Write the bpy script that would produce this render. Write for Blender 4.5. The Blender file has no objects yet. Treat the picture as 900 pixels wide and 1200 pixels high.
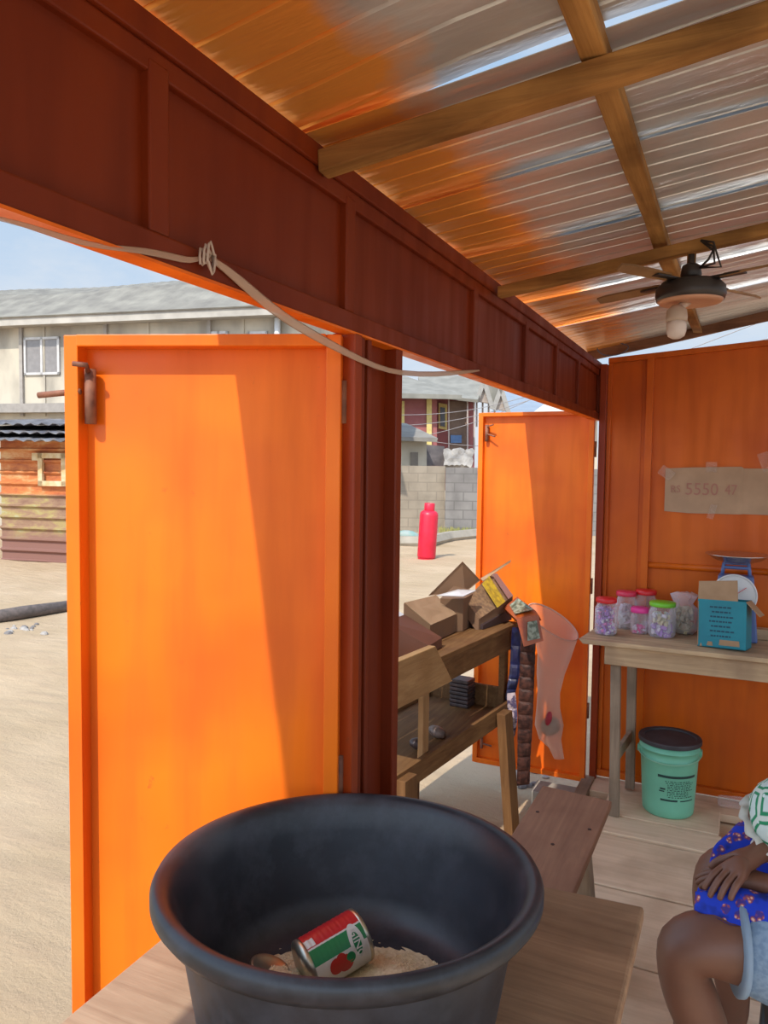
import bpy, bmesh, math, random
from mathutils import Vector, Matrix, noise
random.seed(7)
SC = bpy.context.scene
COL = SC.collection
PI = math.pi
# ------------------------------------------------------------------ camera
CX, H, F_ = .66, 1.6, 900.
yaw, pitch, roll = math.radians(24.8), math.radians(3.4), math.radians(.7)
F0 = Vector((-math.sin(yaw), math.cos(yaw), 0)); R0 = Vector((math.cos(yaw), math.sin(yaw), 0)); U0 = Vector((0, 0, 1))
FW = F0*math.cos(pitch) - U0*math.sin(pitch); U1 = U0*math.cos(pitch) + F0*math.sin(pitch)
RT = R0*math.cos(roll) + U1*math.sin(roll); UP = U1*math.cos(roll) - R0*math.sin(roll)
CAM = Vector((CX, 0, H))
def ray(x, y): return FW + RT*((x-450)/F_) + UP*((600-y)/F_)
def onz(x, y, z): d = ray(x, y); return CAM + d*((z-H)/d.z)
def onx(x, y, X): d = ray(x, y); return CAM + d*((X-CX)/d.x)
def ony(x, y, Y): d = ray(x, y); return CAM + d*(Y/d.y)
def ond(x, y, D): d = ray(x, y); return CAM + d*(D/d.dot(F0))      # on the upright plane at distance D
cd = bpy.data.cameras.new('camera'); cam = bpy.data.objects.new('camera', cd); COL.objects.link(cam)
cd.sensor_fit = 'VERTICAL'; cd.sensor_height = 24; cd.lens = F_/1200*24; cd.clip_start = .02; cd.clip_end = 500
M3 = Matrix((RT, UP, -FW)).transposed(); cam.matrix_world = Matrix.Translation(CAM) @ M3.to_4x4()
SC.camera = cam
# ------------------------------------------------------------------ materials
def nt(name):
    m = bpy.data.materials.new(name); m.use_nodes = True; t = m.node_tree
    return m, t, t.nodes['Principled BSDF'], t.nodes['Material Output']
def N(t, kind, **kw):
    n = t.nodes.new(kind)
    for k, v in kw.items():
        if k in n.inputs.keys(): n.inputs[k].default_value = v
        else: setattr(n, k, v)
    return n
def c4(c): return (c[0], c[1], c[2], 1)
def coords(t, scale=(1, 1, 1), rot=(0, 0, 0)):
    tc = N(t, 'ShaderNodeTexCoord'); mp = N(t, 'ShaderNodeMapping'); mp.inputs['Scale'].default_value = scale
    mp.inputs['Rotation'].default_value = rot
    t.links.new(tc.outputs['Object'], mp.inputs[0]); return mp.outputs[0]
def ramp(t, fac, stops):
    r = N(t, 'ShaderNodeValToRGB'); e = r.color_ramp.elements
    e[0].position, e[0].color = stops[0][0], c4(stops[0][1]); e[1].position, e[1].color = stops[-1][0], c4(stops[-1][1])
    for p, c in stops[1:-1]: x = e.new(p); x.color = c4(c)
    t.links.new(fac, r.inputs[0]); return r.outputs[0]
def mixc(t, fac, a, b, mode='MIX'):
    m = N(t, 'ShaderNodeMix', data_type='RGBA', blend_type=mode)
    for s, v in ((0, fac), (6, a), (7, b)):
        if isinstance(v, (int, float)): m.inputs[s].default_value = v
        elif isinstance(v, tuple): m.inputs[s].default_value = c4(v)
        else: t.links.new(v, m.inputs[s])
    return m.outputs[2]
def bump(t, b, h, strength=.3, dist=.01):
    n = N(t, 'ShaderNodeBump'); n.inputs['Strength'].default_value = strength; n.inputs['Distance'].default_value = dist
    t.links.new(h, n.inputs['Height']); t.links.new(n.outputs[0], b.inputs['Normal'])
def mat(name, c, rough=.6, metal=0, c2=None, scale=8, stretch=(1, 1, 1), lo=.35, hi=.7, bmp=0, spec=None, coat=0):
    m, t, b, o = nt(name); b.inputs['Roughness'].default_value = rough; b.inputs['Metallic'].default_value = metal
    b.inputs['Base Color'].default_value = c4(c)
    if spec is not None: b.inputs['Specular IOR Level'].default_value = spec
    if coat: b.inputs['Coat Weight'].default_value = coat
    if c2 is None and not bmp: c2 = tuple(x*.82 for x in c)
    n = N(t, 'ShaderNodeTexNoise', Scale=scale, Detail=5); t.links.new(coords(t, stretch), n.inputs['Vector'])
    if c2 is not None: t.links.new(ramp(t, n.outputs[0], [(lo, c2), (hi, c)]), b.inputs['Base Color'])
    if bmp: bump(t, b, n.outputs[0], bmp)
    return m
def wood(name, c1, c2, axis='Y', rough=.75, fine=38, stain=None, bmp=.35, saw=0):
    m, t, b, o = nt(name); b.inputs['Roughness'].default_value = rough; b.inputs['Specular IOR Level'].default_value = .2
    s = {'X': (.06, 1, 1), 'Y': (1, .06, 1), 'Z': (1, 1, .06)}[axis]
    n = N(t, 'ShaderNodeTexNoise', Scale=fine, Detail=6, Roughness=.65, Distortion=.6); t.links.new(coords(t, s), n.inputs['Vector'])
    col = ramp(t, n.outputs[0], [(.3, c2), (.5, tuple((a+b_)/2 for a, b_ in zip(c1, c2))), (.68, c1)])
    n2 = N(t, 'ShaderNodeTexNoise', Scale=5, Detail=4); t.links.new(coords(t), n2.inputs['Vector'])
    col = mixc(t, ramp(t, n2.outputs[0], [(.45, (0, 0, 0)), (.75, (.7, .7, .7))]), col, stain or tuple(x*.55 for x in c2))
    t.links.new(col, b.inputs['Base Color']); bump(t, b, n.outputs[0], bmp, .004)
    return m
def plastic_clear(name, c=(.9, .9, .95), f=.06, rough=.12):
    m, t, b, o = nt(name); b.inputs['Base Color'].default_value = c4(c); b.inputs['Roughness'].default_value = rough
    tr = N(t, 'ShaderNodeBsdfTransparent'); mx = N(t, 'ShaderNodeMixShader'); lw = N(t, 'ShaderNodeLayerWeight', Blend=.35)
    ma = N(t, 'ShaderNodeMath', operation='MULTIPLY_ADD'); ma.inputs[1].default_value = .45; ma.inputs[2].default_value = f
    t.links.new(lw.outputs['Facing'], ma.inputs[0]); t.links.new(ma.outputs[0], mx.inputs[0])
    t.links.new(tr.outputs[0], mx.inputs[1]); t.links.new(b.outputs[0], mx.inputs[2]); t.links.new(mx.outputs[0], o.inputs[0])
    return m
def orange(name, c=(.88, .185, .008), c2=(.72, .115, .008), rust=(.16, .05, .02), rough=.36, rustlo=.66):
    m, t, b, o = nt(name); b.inputs['Roughness'].default_value = rough; b.inputs['Specular IOR Level'].default_value = .28
    n1 = N(t, 'ShaderNodeTexNoise', Scale=2.2, Detail=3); t.links.new(coords(t), n1.inputs['Vector'])
    n2 = N(t, 'ShaderNodeTexNoise', Scale=16, Detail=5); t.links.new(coords(t, (1, 1, .12)), n2.inputs['Vector'])
    n3 = N(t, 'ShaderNodeTexNoise', Scale=26, Detail=7, Roughness=.7); t.links.new(coords(t), n3.inputs['Vector'])
    a = ramp(t, n1.outputs[0], [(.35, c2), (.62, c)])
    a = mixc(t, ramp(t, n2.outputs[0], [(.45, (0, 0, 0)), (.75, (.45, .45, .45))]), a, tuple(x*.72 for x in c2))
    a = mixc(t, ramp(t, n3.outputs[0], [(rustlo, (0, 0, 0)), (rustlo+.12, (.8, .8, .8))]), a, rust)
    t.links.new(a, b.inputs['Base Color'])
    rr = ramp(t, n2.outputs[0], [(.3, (rough-.08,)*3), (.7, (rough+.14,)*3)]); t.links.new(rr, b.inputs['Roughness'])
    bump(t, b, n1.outputs[0], .25, .02)
    return m
# ------------------------------------------------------------------ mesh helpers
ORG = {}
def tag(o, label=None, cat=None, group=None, kind=None):
    if label: o['label'] = label
    if cat: o['category'] = cat
    if group: o['group'] = group
    if kind: o['kind'] = kind
    return o
def empty(name, loc, label=None, cat=None, group=None, kind=None):
    o = bpy.data.objects.new(name, None); COL.objects.link(o); o.location = loc; o.empty_display_size = .05
    ORG[o.name] = Vector(loc); return tag(o, label, cat, group, kind)
class MB:
    def __init__(s): s.v = []; s.f = []; s.mi = []; s.cur = 0
    def add(s, vs, fs):
        k = len(s.v); s.v += [Vector(p) for p in vs]; s.f += [tuple(i+k for i in f) for f in fs]; s.mi += [s.cur]*len(fs); return s
    def hexa(s, p):   # 4 bottom, 4 top
        return s.add(p, [(3, 2, 1, 0), (4, 5, 6, 7), (0, 1, 5, 4), (1, 2, 6, 5), (2, 3, 7, 6), (3, 0, 4, 7)])
    def bx(s, x0, x1, y0, y1, z0, z1):
        return s.hexa([(x0, y0, z0), (x1, y0, z0), (x1, y1, z0), (x0, y1, z0), (x0, y0, z1), (x1, y0, z1), (x1, y1, z1), (x0, y1, z1)])
    def box(s, c, size, m=None):
        hx, hy, hz = size[0]/2, size[1]/2, size[2]/2; c = Vector(c)
        ps = [Vector(p) for p in ((-hx, -hy, -hz), (hx, -hy, -hz), (hx, hy, -hz), (-hx, hy, -hz), (-hx, -hy, hz), (hx, -hy, hz), (hx, hy, hz), (-hx, hy, hz))]
        return s.hexa([c + (m @ p if m else p) for p in ps])
    def bar(s, a, b, w, h, up=(0, 0, 1)):   # board from a to b, w sideways, h along up
        a, b = Vector(a), Vector(b); d = (b-a).normalized(); sd = d.cross(Vector(up))
        if sd.length < 1e-4: sd = d.cross(Vector((0, 1, 0)))
        sd.normalize(); u = sd.cross(d)
        q = [(-w/2, -h/2), (w/2, -h/2), (w/2, h/2), (-w/2, h/2)]
        return s.add([a+sd*i+u*j for i, j in q] + [b+sd*i+u*j for i, j in q], [(0, 1, 2, 3), (7, 6, 5, 4), (0, 4, 5, 1), (1, 5, 6, 2), (2, 6, 7, 3), (3, 7, 4, 0)])
    def prism(s, pts, d):   # polygon pts extruded by vector d
        n = len(pts); d = Vector(d); pts = [Vector(p) for p in pts]
        return s.add(pts + [p+d for p in pts], [tuple(range(n)), tuple(range(2*n-1, n-1, -1))] + [(i, i+n, (i+1) % n+n, (i+1) % n) for i in range(n)])
    def tube(s, pts, r, n=8, cap=True, sq=1.):
        pts = [Vector(p) for p in pts]; k = len(pts); rs = r if isinstance(r, (list, tuple)) else [r]*k
        vs = []; pu = None
        for i, p in enumerate(pts):
            d = (pts[min(i+1, k-1)] - pts[max(i-1, 0)]).normalized()
            if pu is None: pu = d.cross(Vector((0, 0, 1)) if abs(d.z) < .9 else Vector((1, 0, 0))).normalized()
            u = (pu - d*pu.dot(d)).normalized(); pu = u; w = d.cross(u)
            vs += [p + (u*math.cos(2*PI*j/n) + w*math.sin(2*PI*j/n)*sq)*rs[i] for j in range(n)]
        fs = [(i*n+j, i*n+(j+1) % n, (i+1)*n+(j+1) % n, (i+1)*n+j) for i in range(k-1) for j in range(n)]
        if cap: fs += [tuple(range(n-1, -1, -1)), tuple(range((k-1)*n, k*n))]
        return s.add(vs, fs)
    def lathe(s, prof, c, n=32, m=None, fn=None):   # prof (r, z)
        c = Vector(c); vs = []
        for r, z in prof:
            for j in range(n):
                a = 2*PI*j/n; p = Vector((r*math.cos(a), r*math.sin(a), z))
                if fn: p = fn(p, a)
                vs.append(c + (m @ p if m else p))
        k = len(prof)
        fs = [(i*n+j, i*n+(j+1) % n, (i+1)*n+(j+1) % n, (i+1)*n+j) for i in range(k-1) for j in range(n)]
        if prof[0][0] > 1e-6: fs.append(tuple(range(n-1, -1, -1)))
        if prof[-1][0] > 1e-6: fs.append(tuple(range((k-1)*n, k*n)))
        return s.add(vs, fs)
    def ball(s, c, r, m=None, n=12, k=8):
        c = Vector(c); r = r if isinstance(r, (tuple, list)) else (r, r, r)
        vs = []
        for i in range(k+1):
            ph = PI*i/k
            for j in range(n):
                a = 2*PI*j/n; p = Vector((math.sin(ph)*math.cos(a)*r[0], math.sin(ph)*math.sin(a)*r[1], -math.cos(ph)*r[2]))
                vs.append(c + (m @ p if m else p))
        return s.add(vs, [(i*n+j, i*n+(j+1) % n, (i+1)*n+(j+1) % n, (i+1)*n+j) for i in range(k) for j in range(n)])
    def grid(s, fn, nu, nv):
        vs = [fn(i/nu, j/nv) for i in range(nu+1) for j in range(nv+1)]; w = nv+1
        return s.add(vs, [(i*w+j, i*w+j+1, (i+1)*w+j+1, (i+1)*w+j) for i in range(nu) for j in range(nv)])
    def build(s, name, m, parent=None, org=None, bevel=0, smooth=False, solid=0, sub=0, weld=True):
        if parent is not None: og = ORG[parent.name]
        elif org is not None: og = Vector(org)
        else:
            lo = [min(p[i] for p in s.v) for i in range(3)]; hi = [max(p[i] for p in s.v) for i in range(3)]
            og = Vector(((lo[0]+hi[0])/2, (lo[1]+hi[1])/2, lo[2]))
        me = bpy.data.meshes.new(name); me.from_pydata([p-og for p in s.v], [], s.f)
        for mm in (m if isinstance(m, (list, tuple)) else [m]): me.materials.append(mm)
        for p, k in zip(me.polygons, s.mi): p.material_index = k; p.use_smooth = smooth
        bm = bmesh.new(); bm.from_mesh(me)
        if weld: bmesh.ops.remove_doubles(bm, verts=bm.verts, dist=1e-6)
        bmesh.ops.recalc_face_normals(bm, faces=bm.faces); bm.to_mesh(me); bm.free()
        o = bpy.data.objects.new(name, me); COL.objects.link(o); ORG[o.name] = og
        if parent is not None: o.parent = parent
        else: o.location = og
        if solid: md = o.modifiers.new('s', 'SOLIDIFY'); md.thickness = solid; md.offset = 0
        if bevel:
            md = o.modifiers.new('b', 'BEVEL'); md.width = bevel; md.segments = 2; md.limit_method = 'ANGLE'; md.angle_limit = math.radians(40)
        if sub: md = o.modifiers.new('u', 'SUBSURF'); md.levels = sub; md.render_levels = sub
        return o
def textmesh(body, size, m4, name, mt, parent, warp=None, extr=.0004):
    cu = bpy.data.curves.new('t', 'FONT'); cu.body = body; cu.size = size; cu.extrude = extr; cu.align_x = 'CENTER'; cu.align_y = 'CENTER'; cu.resolution_u = 3
    ob = bpy.data.objects.new('t', cu); COL.objects.link(ob)
    me = bpy.data.meshes.new_from_object(ob.evaluated_get(bpy.context.evaluated_depsgraph_get()))
    bpy.data.objects.remove(ob)
    mb = MB(); mb.add([(warp(v.co) if warp else m4 @ v.co) for v in me.vertices], [tuple(p.vertices) for p in me.polygons])
    return mb.build(name, mt, parent, weld=False)
def Rm(x=0, y=0, z=0): return (Matrix.Rotation(z, 3, 'Z') @ Matrix.Rotation(y, 3, 'Y') @ Matrix.Rotation(x, 3, 'X'))
rd = math.radians
# ------------------------------------------------------------------ material set
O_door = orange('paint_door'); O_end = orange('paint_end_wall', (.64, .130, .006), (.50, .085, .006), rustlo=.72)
O_shade = orange('paint_shaded', (.19, .025, .003), (.14, .016, .003), rustlo=.7, rough=.48)  # darker copy of the door orange: shade of inner faces put into the colour
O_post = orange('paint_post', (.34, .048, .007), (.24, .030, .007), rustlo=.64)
rustm = mat('rusty_metal', (.32, .13, .07), .7, 0, (.14, .05, .03), 30)
W_beam = wood('rough_beam_wood', (.50, .25, .075), (.16, .065, .018), 'X', fine=20, bmp=1.)
W_beamY = wood('rough_purlin_wood', (.52, .27, .085), (.18, .075, .02), 'Y', fine=20, bmp=1.)
W_table = wood('worn_table_wood', (.42, .25, .14), (.26, .145, .08), 'X', stain=(.17, .095, .05))
W_grey = wood('greyed_board_wood', (.46, .33, .22), (.32, .21, .135), 'X', stain=(.25, .16, .10))
W_bench = wood('bench_wood', (.33, .17, .10), (.23, .115, .07), 'Y', stain=(.19, .09, .055), bmp=.2)
W_floor = wood('floor_plank_wood', (.80, .61, .42), (.64, .46, .30), 'X', stain=(.44, .30, .19), fine=24)
W_pale = wood('pale_plank_wood', (.40, .24, .105), (.27, .145, .06), 'Y', stain=(.25, .13, .05))
W_paleZ = wood('pale_post_wood', (.38, .22, .10), (.26, .14, .06), 'Z', stain=(.25, .13, .05))
W_rt = wood('weathered_table_wood', (.62, .45, .27), (.36, .24, .14), 'X', stain=(.24, .155, .10), fine=22)
W_rtZ = wood('weathered_leg_wood', (.38, .29, .20), (.2, .14, .1), 'Z', stain=(.14, .1, .07), fine=22)
card = mat('kraft_card', (.42, .27, .155), .85, 0, (.34, .21, .115), 12)
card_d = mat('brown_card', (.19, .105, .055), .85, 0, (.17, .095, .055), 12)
card_w = mat('white_card', (.62, .60, .60), .8)
# sand
def sand_mat():
    m, t, b, o = nt('sand'); b.inputs['Roughness'].default_value = .95; b.inputs['Specular IOR Level'].default_value = .1
    n1 = N(t, 'ShaderNodeTexNoise', Scale=.9, Detail=6); t.links.new(coords(t, (1, 1, 1)), n1.inputs['Vector'])
    n2 = N(t, 'ShaderNodeTexNoise', Scale=45, Detail=6, Roughness=.75); t.links.new(coords(t), n2.inputs['Vector'])
    n3 = N(t, 'ShaderNodeTexNoise', Scale=7, Detail=5); t.links.new(coords(t, (.35, 1, 1), (0, 0, .5)), n3.inputs['Vector'])
    a = ramp(t, n1.outputs[0], [(.3, (.42, .305, .185)), (.7, (.55, .41, .27))])
    a = mixc(t, ramp(t, n3.outputs[0], [(.45, (0, 0, 0)), (.75, (.5, .5, .5))]), a, (.43, .305, .20))
    a = mixc(t, ramp(t, n2.outputs[0], [(.6, (0, 0, 0)), (.78, (.6, .6, .6))]), a, (.36, .27, .19))
    t.links.new(a, b.inputs['Base Color'])
    ad = N(t, 'ShaderNodeMath', operation='ADD'); t.links.new(n2.outputs[0], ad.inputs[0])
    mu = N(t, 'ShaderNodeMath', operation='MULTIPLY'); mu.inputs[1].default_value = 3; t.links.new(n3.outputs[0], mu.inputs[0]); t.links.new(mu.outputs[0], ad.inputs[1])
    bump(t, b, ad.outputs[0], .55, .02); return m
sand = sand_mat()
GZ = -.15
# ------------------------------------------------------------------ setting
g = MB()
xs = [-90, -60, -40, -25, -18] + [-14+.5*i for i in range(36)] + [5, 8, 14, 25, 45]
ys = [-20, -10, -6, -4] + [-3+.5*i for i in range(42)] + [19, 21, 24, 28, 34, 45, 70, 110]
def gz(x, y):
    if -14 < x < .4 and 0 < y < 18:
        k = min(1, max(0, -x-.0)/1.2)
        return GZ + k*(.05*noise.noise(Vector((x*.9, y*.9, 0))) + .02*noise.noise(Vector((x*3, y*3, 1))))
    return GZ
vs = [(x, y, gz(x, y)) for x in xs for y in ys]; w = len(ys)
g.add(vs, [(i*w+j, i*w+j+1, (i+1)*w+j+1, (i+1)*w+j) for i in range(len(xs)-1) for j in range(w-1)])
tag(g.build('ground', sand, org=(0, 0, 0), smooth=True), kind='structure')
# floor planks (one mesh)
fl = MB()
ye = [-2.6, -2.3, -1.98, -1.7, -1.42, -1.1, -.8, -.5, -.2, .12, .42, .72, 1.0, 1.3, 1.6, 1.9]
yf = [onz(740, 1130, 0).y, onz(750, 1046, 0).y, onz(770, 988, 0).y]
ye = [y for y in ye if y < yf[0]-.15] + yf
for a, b in zip(ye[:-1], ye[1:]):
    dx = random.uniform(-.02, .02); dz = random.uniform(-.006, 0)
    fl.bx(.045+dx, 2.35, a+.006, b-.006, -.04+dz, dz)
xr = onz(846, 970, 0).x
ym = onz(770, 966, 0).y
fl.bx(.10, xr, yf[2]+.005, ym-.003, -.03, .004); fl.bx(.13, xr-.01, ym+.003, 3.86, -.03, .006)
fl.bx(xr+.03, 2.35, yf[2]+.01, 3.4, -.06, -.018); fl.bx(xr+.04, 2.35, 3.41, 3.74, -.06, -.02)
fl.bx(.0, 2.35, 3.87, 4.06, -.05, -.012); fl.bx(.0, 2.35, -2.6, 4.06, -.1, -.062)
tag(fl.build('floor', W_floor, bevel=.004), kind='structure')
# sill board along the platform edge
sl = MB(); sl.bx(-.03, .03, -.95, 4.03, -.14, .0)
tag(sl.build('trim_1', wood('sill_wood', (.42, .3, .2), (.26, .18, .12), 'Y'), bevel=.004), kind='structure')
# end wall
YE = 4.07
ew = MB()
ew.prism([(.035, YE, 0), (2.4, YE, 0), (2.4, YE, 2.16+.07*2.4), (.035, YE, 2.16)], (0, .012, 0))
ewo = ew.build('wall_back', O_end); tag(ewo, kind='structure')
fr = MB(); fr.bx(.035, .055, YE-.02, YE, 0, 2.15); fr.bx(.222, .256, YE-.026, YE, .02, 2.165)
fr.bx(.198, .202, YE-.003, YE, .02, 2.15)
fr.bx(1.5, 1.53, YE-.026, YE, .02, 2.25)
fr.build('frame_batten', O_end, ewo, bevel=.003)
fr = MB(); fr.tube([(.256, YE-.006, 1.12), (2.4, YE-.006, 1.12)], .016, 10); fr.build('frame_rail', O_end, ewo, smooth=True)
fr = MB(); fr.bx(.035, 2.4, YE-.03, YE, .0, .035); fr.hexa([(.035, YE-.028, 2.135), (2.4, YE-.028, 2.303), (2.4, YE, 2.303), (.035, YE, 2.135), (.035, YE-.028, 2.162), (2.4, YE-.028, 2.33), (2.4, YE, 2.33), (.035, YE, 2.162)])
fr.build('frame_angle', O_end, ewo, bevel=.003)
# front wall: lintel, post, corner post
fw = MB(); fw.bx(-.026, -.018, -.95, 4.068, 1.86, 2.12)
fwo = fw.build('wall_left', O_shade); tag(fwo, kind='structure')
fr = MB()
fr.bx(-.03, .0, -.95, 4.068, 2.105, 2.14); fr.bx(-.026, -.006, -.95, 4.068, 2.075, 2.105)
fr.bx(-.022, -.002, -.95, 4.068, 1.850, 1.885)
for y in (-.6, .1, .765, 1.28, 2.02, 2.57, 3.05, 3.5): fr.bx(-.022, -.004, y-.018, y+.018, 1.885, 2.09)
fr.build('lintel_frame', O_shade, fwo, bevel=.003)
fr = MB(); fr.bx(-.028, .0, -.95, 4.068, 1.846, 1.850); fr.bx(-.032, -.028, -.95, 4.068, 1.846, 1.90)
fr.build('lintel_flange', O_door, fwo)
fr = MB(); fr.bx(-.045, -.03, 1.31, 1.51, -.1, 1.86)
fr.build('post_panel', O_shade, fwo)
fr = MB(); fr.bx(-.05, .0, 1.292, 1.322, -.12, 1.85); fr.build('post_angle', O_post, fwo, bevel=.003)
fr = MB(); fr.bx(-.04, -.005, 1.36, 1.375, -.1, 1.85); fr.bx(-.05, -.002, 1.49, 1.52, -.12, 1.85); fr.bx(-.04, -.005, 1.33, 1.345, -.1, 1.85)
fr.build('post_frame', O_shade, fwo, bevel=.003)
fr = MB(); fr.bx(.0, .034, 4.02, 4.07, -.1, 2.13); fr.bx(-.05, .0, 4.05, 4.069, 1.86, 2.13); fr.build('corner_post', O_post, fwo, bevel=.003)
# right wall and near-side return (behind the camera stays open)
rw = MB(); rw.bx(2.36, 2.38, -.9, 4.07, 2.30, 2.40)
for y in (-.9, 1.2, 2.6, 4.0): rw.bx(2.34, 2.38, y, y+.04, -.1, 2.42)
tag(rw.build('wall_right', O_shade), kind='structure')
# ------------------------------------------------------------------ roof
def roofz(x, y=0): k = max(0, y-2.3)/1.77; return 2.165 + .13*x + k*(.055+.05*x)
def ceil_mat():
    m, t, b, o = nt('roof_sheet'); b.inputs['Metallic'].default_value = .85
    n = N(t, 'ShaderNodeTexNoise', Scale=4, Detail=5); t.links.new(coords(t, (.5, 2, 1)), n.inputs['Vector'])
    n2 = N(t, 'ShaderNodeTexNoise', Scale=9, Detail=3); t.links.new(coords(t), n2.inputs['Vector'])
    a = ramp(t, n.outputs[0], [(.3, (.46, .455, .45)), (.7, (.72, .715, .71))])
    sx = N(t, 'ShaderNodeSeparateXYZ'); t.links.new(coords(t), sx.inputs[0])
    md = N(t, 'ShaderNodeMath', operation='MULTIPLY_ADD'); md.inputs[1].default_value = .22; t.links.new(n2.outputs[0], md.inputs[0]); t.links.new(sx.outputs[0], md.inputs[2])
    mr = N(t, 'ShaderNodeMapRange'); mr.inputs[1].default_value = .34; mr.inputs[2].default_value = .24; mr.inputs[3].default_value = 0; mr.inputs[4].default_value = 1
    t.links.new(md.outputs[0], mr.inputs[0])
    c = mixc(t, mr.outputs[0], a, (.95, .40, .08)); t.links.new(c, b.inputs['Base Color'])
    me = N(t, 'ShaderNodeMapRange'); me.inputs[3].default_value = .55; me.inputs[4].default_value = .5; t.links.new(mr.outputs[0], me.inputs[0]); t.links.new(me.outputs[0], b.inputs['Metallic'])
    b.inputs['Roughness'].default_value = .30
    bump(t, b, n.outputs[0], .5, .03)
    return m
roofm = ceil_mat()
def edge_x(y): return -.252 - .0516*(y-.88)
def gap(x): return .046*max(0, math.sin(PI*(x-.0)/.84)) if .0 < x < .84 else 0
seams = [-.6, -.1, .32, 1.15, 1.56, 1.98, 2.62, 3.2, 4.16]
rf = MB()
for si, (a, b) in enumerate(zip(seams[:-1], seams[1:])):
    pitchy = .092 if b < 1.2 else (.07 if b < 2.7 else .08)
    pts = []; y = a-.02
    n = max(2, round((b-a)/pitchy)); p_ = (b-a+.02)/n
    for k in range(n):
        y0 = a-.02 + k*p_
        for fy, dz in ((0, 0), (.80, 0), (.835, .0055), (.885, .0055), (.92, 0)): pts.append((y0+fy*p_, dz))
    pts.append((b+.035, 0))
    nx = 26
    def fn(u, v, pts=pts, a=a, b=b, last=(abs(b-1.15) < .01)):
        i = round(u*(len(pts)-1)); yy, dz = pts[i]
        x = edge_x(yy) + (2.6-edge_x(yy))*v
        if last: yy = yy - gap(x)*max(0, (yy-.7)/.41)
        sag = .006*math.sin(x*5)*math.sin(yy*9)
        return (x, yy, roofz(x, yy)+dz+sag*.5-.013*max(0, min(1, (b-yy)/(b-a))))
    rf.grid(fn, len(pts)-1, nx)
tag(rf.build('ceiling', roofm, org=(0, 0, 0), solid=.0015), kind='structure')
# beams (things)
def beam(x0, y0, x1, y1, h, wd, dz, name, m, label, wob=.006):
    mb = MB(); n = 14; L = math.hypot(x1-x0, y1-y0); px, py = -(y1-y0)/L, (x1-x0)/L
    q = [(-1, -1), (1, -1), (1, 1), (-1, 1)]; vs = []
    for i in range(n+1):
        t = i/n; x = x0+(x1-x0)*t; y = y0+(y1-y0)*t; z = roofz(x, y)-dz-h/2
        for a, b in q:
            jw = wob*noise.noise(Vector((x*4+a, y*4+b*3, 2))); jh = wob*noise.noise(Vector((x*5-a*2, y*5+b, 7)))
            vs.append((x+px*(a*wd/2+jw), y+py*(a*wd/2+jw), z+b*h/2+(jh if b < 0 else 0)))
    fs = [(i*4+j, i*4+(j+1) % 4, (i+1)*4+(j+1) % 4, (i+1)*4+j) for i in range(n) for j in range(4)] + [(3, 2, 1, 0), (n*4, n*4+1, n*4+2, n*4+3)]
    mb.add(vs, fs); o = mb.build(name, m, bevel=.003); tag(o, label, 'beam'); return o
beam(.448, -.9, .448, 4.1, .03, .038, .004, 'roof_purlin', W_beamY, 'light brown wooden purlin running along the roof above the two crossing beams')
beam(.0, 1.165, 2.3, 1.175, .036, .040, .038, 'roof_beam', W_beam, 'thick rough wooden roof beam nearest the camera, crossing the top right')
beam(.01, 2.183, 2.3, 2.08, .030, .036, .046, 'roof_beam', W_beam, 'wooden roof beam the ceiling fan hangs from')
beam(-.08, 4.10, 2.3, 4.10, .05, .03, .0, 'roof_beam', wood('dark_beam_wood', (.28, .13, .07), (.16, .07, .04), 'X'), 'dark reddish roof edge beam above the strip of sky')
for y in (-.2,): beam(-.05, y, 2.3, y+.04, .055, .06, .036, 'roof_beam', W_beam, 'wooden roof beam behind the camera')
# ------------------------------------------------------------------ steel doors
def door(name, hinge, free, zt, zb, fw_, depth, label):
    h = Vector((hinge[0], hinge[1], 0)); e = Vector((free[0], free[1], 0)); u = (e-h).normalized(); L = (e-h).length
    n = Vector((-u.y, u.x, 0))
    if n.dot(CAM-h) < 0: n = -n
    def P(a, b, z): return h + u*a + n*b + Vector((0, 0, z))
    root = empty(name, h + Vector((0, 0, zb)), label, None, kind='structure')
    def bb(mb, a0, a1, b0, b1, z0, z1):
        mb.hexa([P(a0, b0, z0), P(a1, b0, z0), P(a1, b1, z0), P(a0, b1, z0), P(a0, b0, z1), P(a1, b0, z1), P(a1, b1, z1), P(a0, b1, z1)])
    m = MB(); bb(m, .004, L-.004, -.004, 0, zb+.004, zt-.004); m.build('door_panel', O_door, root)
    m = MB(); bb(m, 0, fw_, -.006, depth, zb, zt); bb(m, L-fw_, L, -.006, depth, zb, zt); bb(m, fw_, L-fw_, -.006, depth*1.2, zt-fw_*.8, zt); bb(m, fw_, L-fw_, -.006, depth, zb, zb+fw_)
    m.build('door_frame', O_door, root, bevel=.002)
    return root, P, L
d1, P1, L1 = door('door_1', (-.03, 1.303), (-.534, 1.122), 1.843, .0, .028, .036, None)
m = MB(); zc = 1.735
m.tube([P1(L1-.045, .02, zc-.06), P1(L1-.045, .02, zc+.045)], .011, 10); lk = m.build('lock_barrel', rustm, d1, smooth=True)
m = MB(); m.tube([P1(L1-.045, .03, zc+.04), P1(L1-.05, .045, zc+.05), P1(L1-.025, .05, zc+.052)], .005, 8); m.tube([P1(L1-.03, .03, zc+.002), P1(L1+.055, .03, zc-.006)], .006, 8); m.build('bolt_rod', rustm, lk, smooth=True)
m = MB()
for z in (.5, 1.0, 1.72): m.tube([P1(.0, .012, z-.04), P1(.0, .012, z+.04)], .009, 10)
m.build('hinge', rustm, d1, smooth=True)
d2, P2, L2 = door('door_2', (-.014, 4.0), (-.625, 4.01), 1.893, -.02, .026, .03, None)
m = MB(); zc = 1.80
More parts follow.
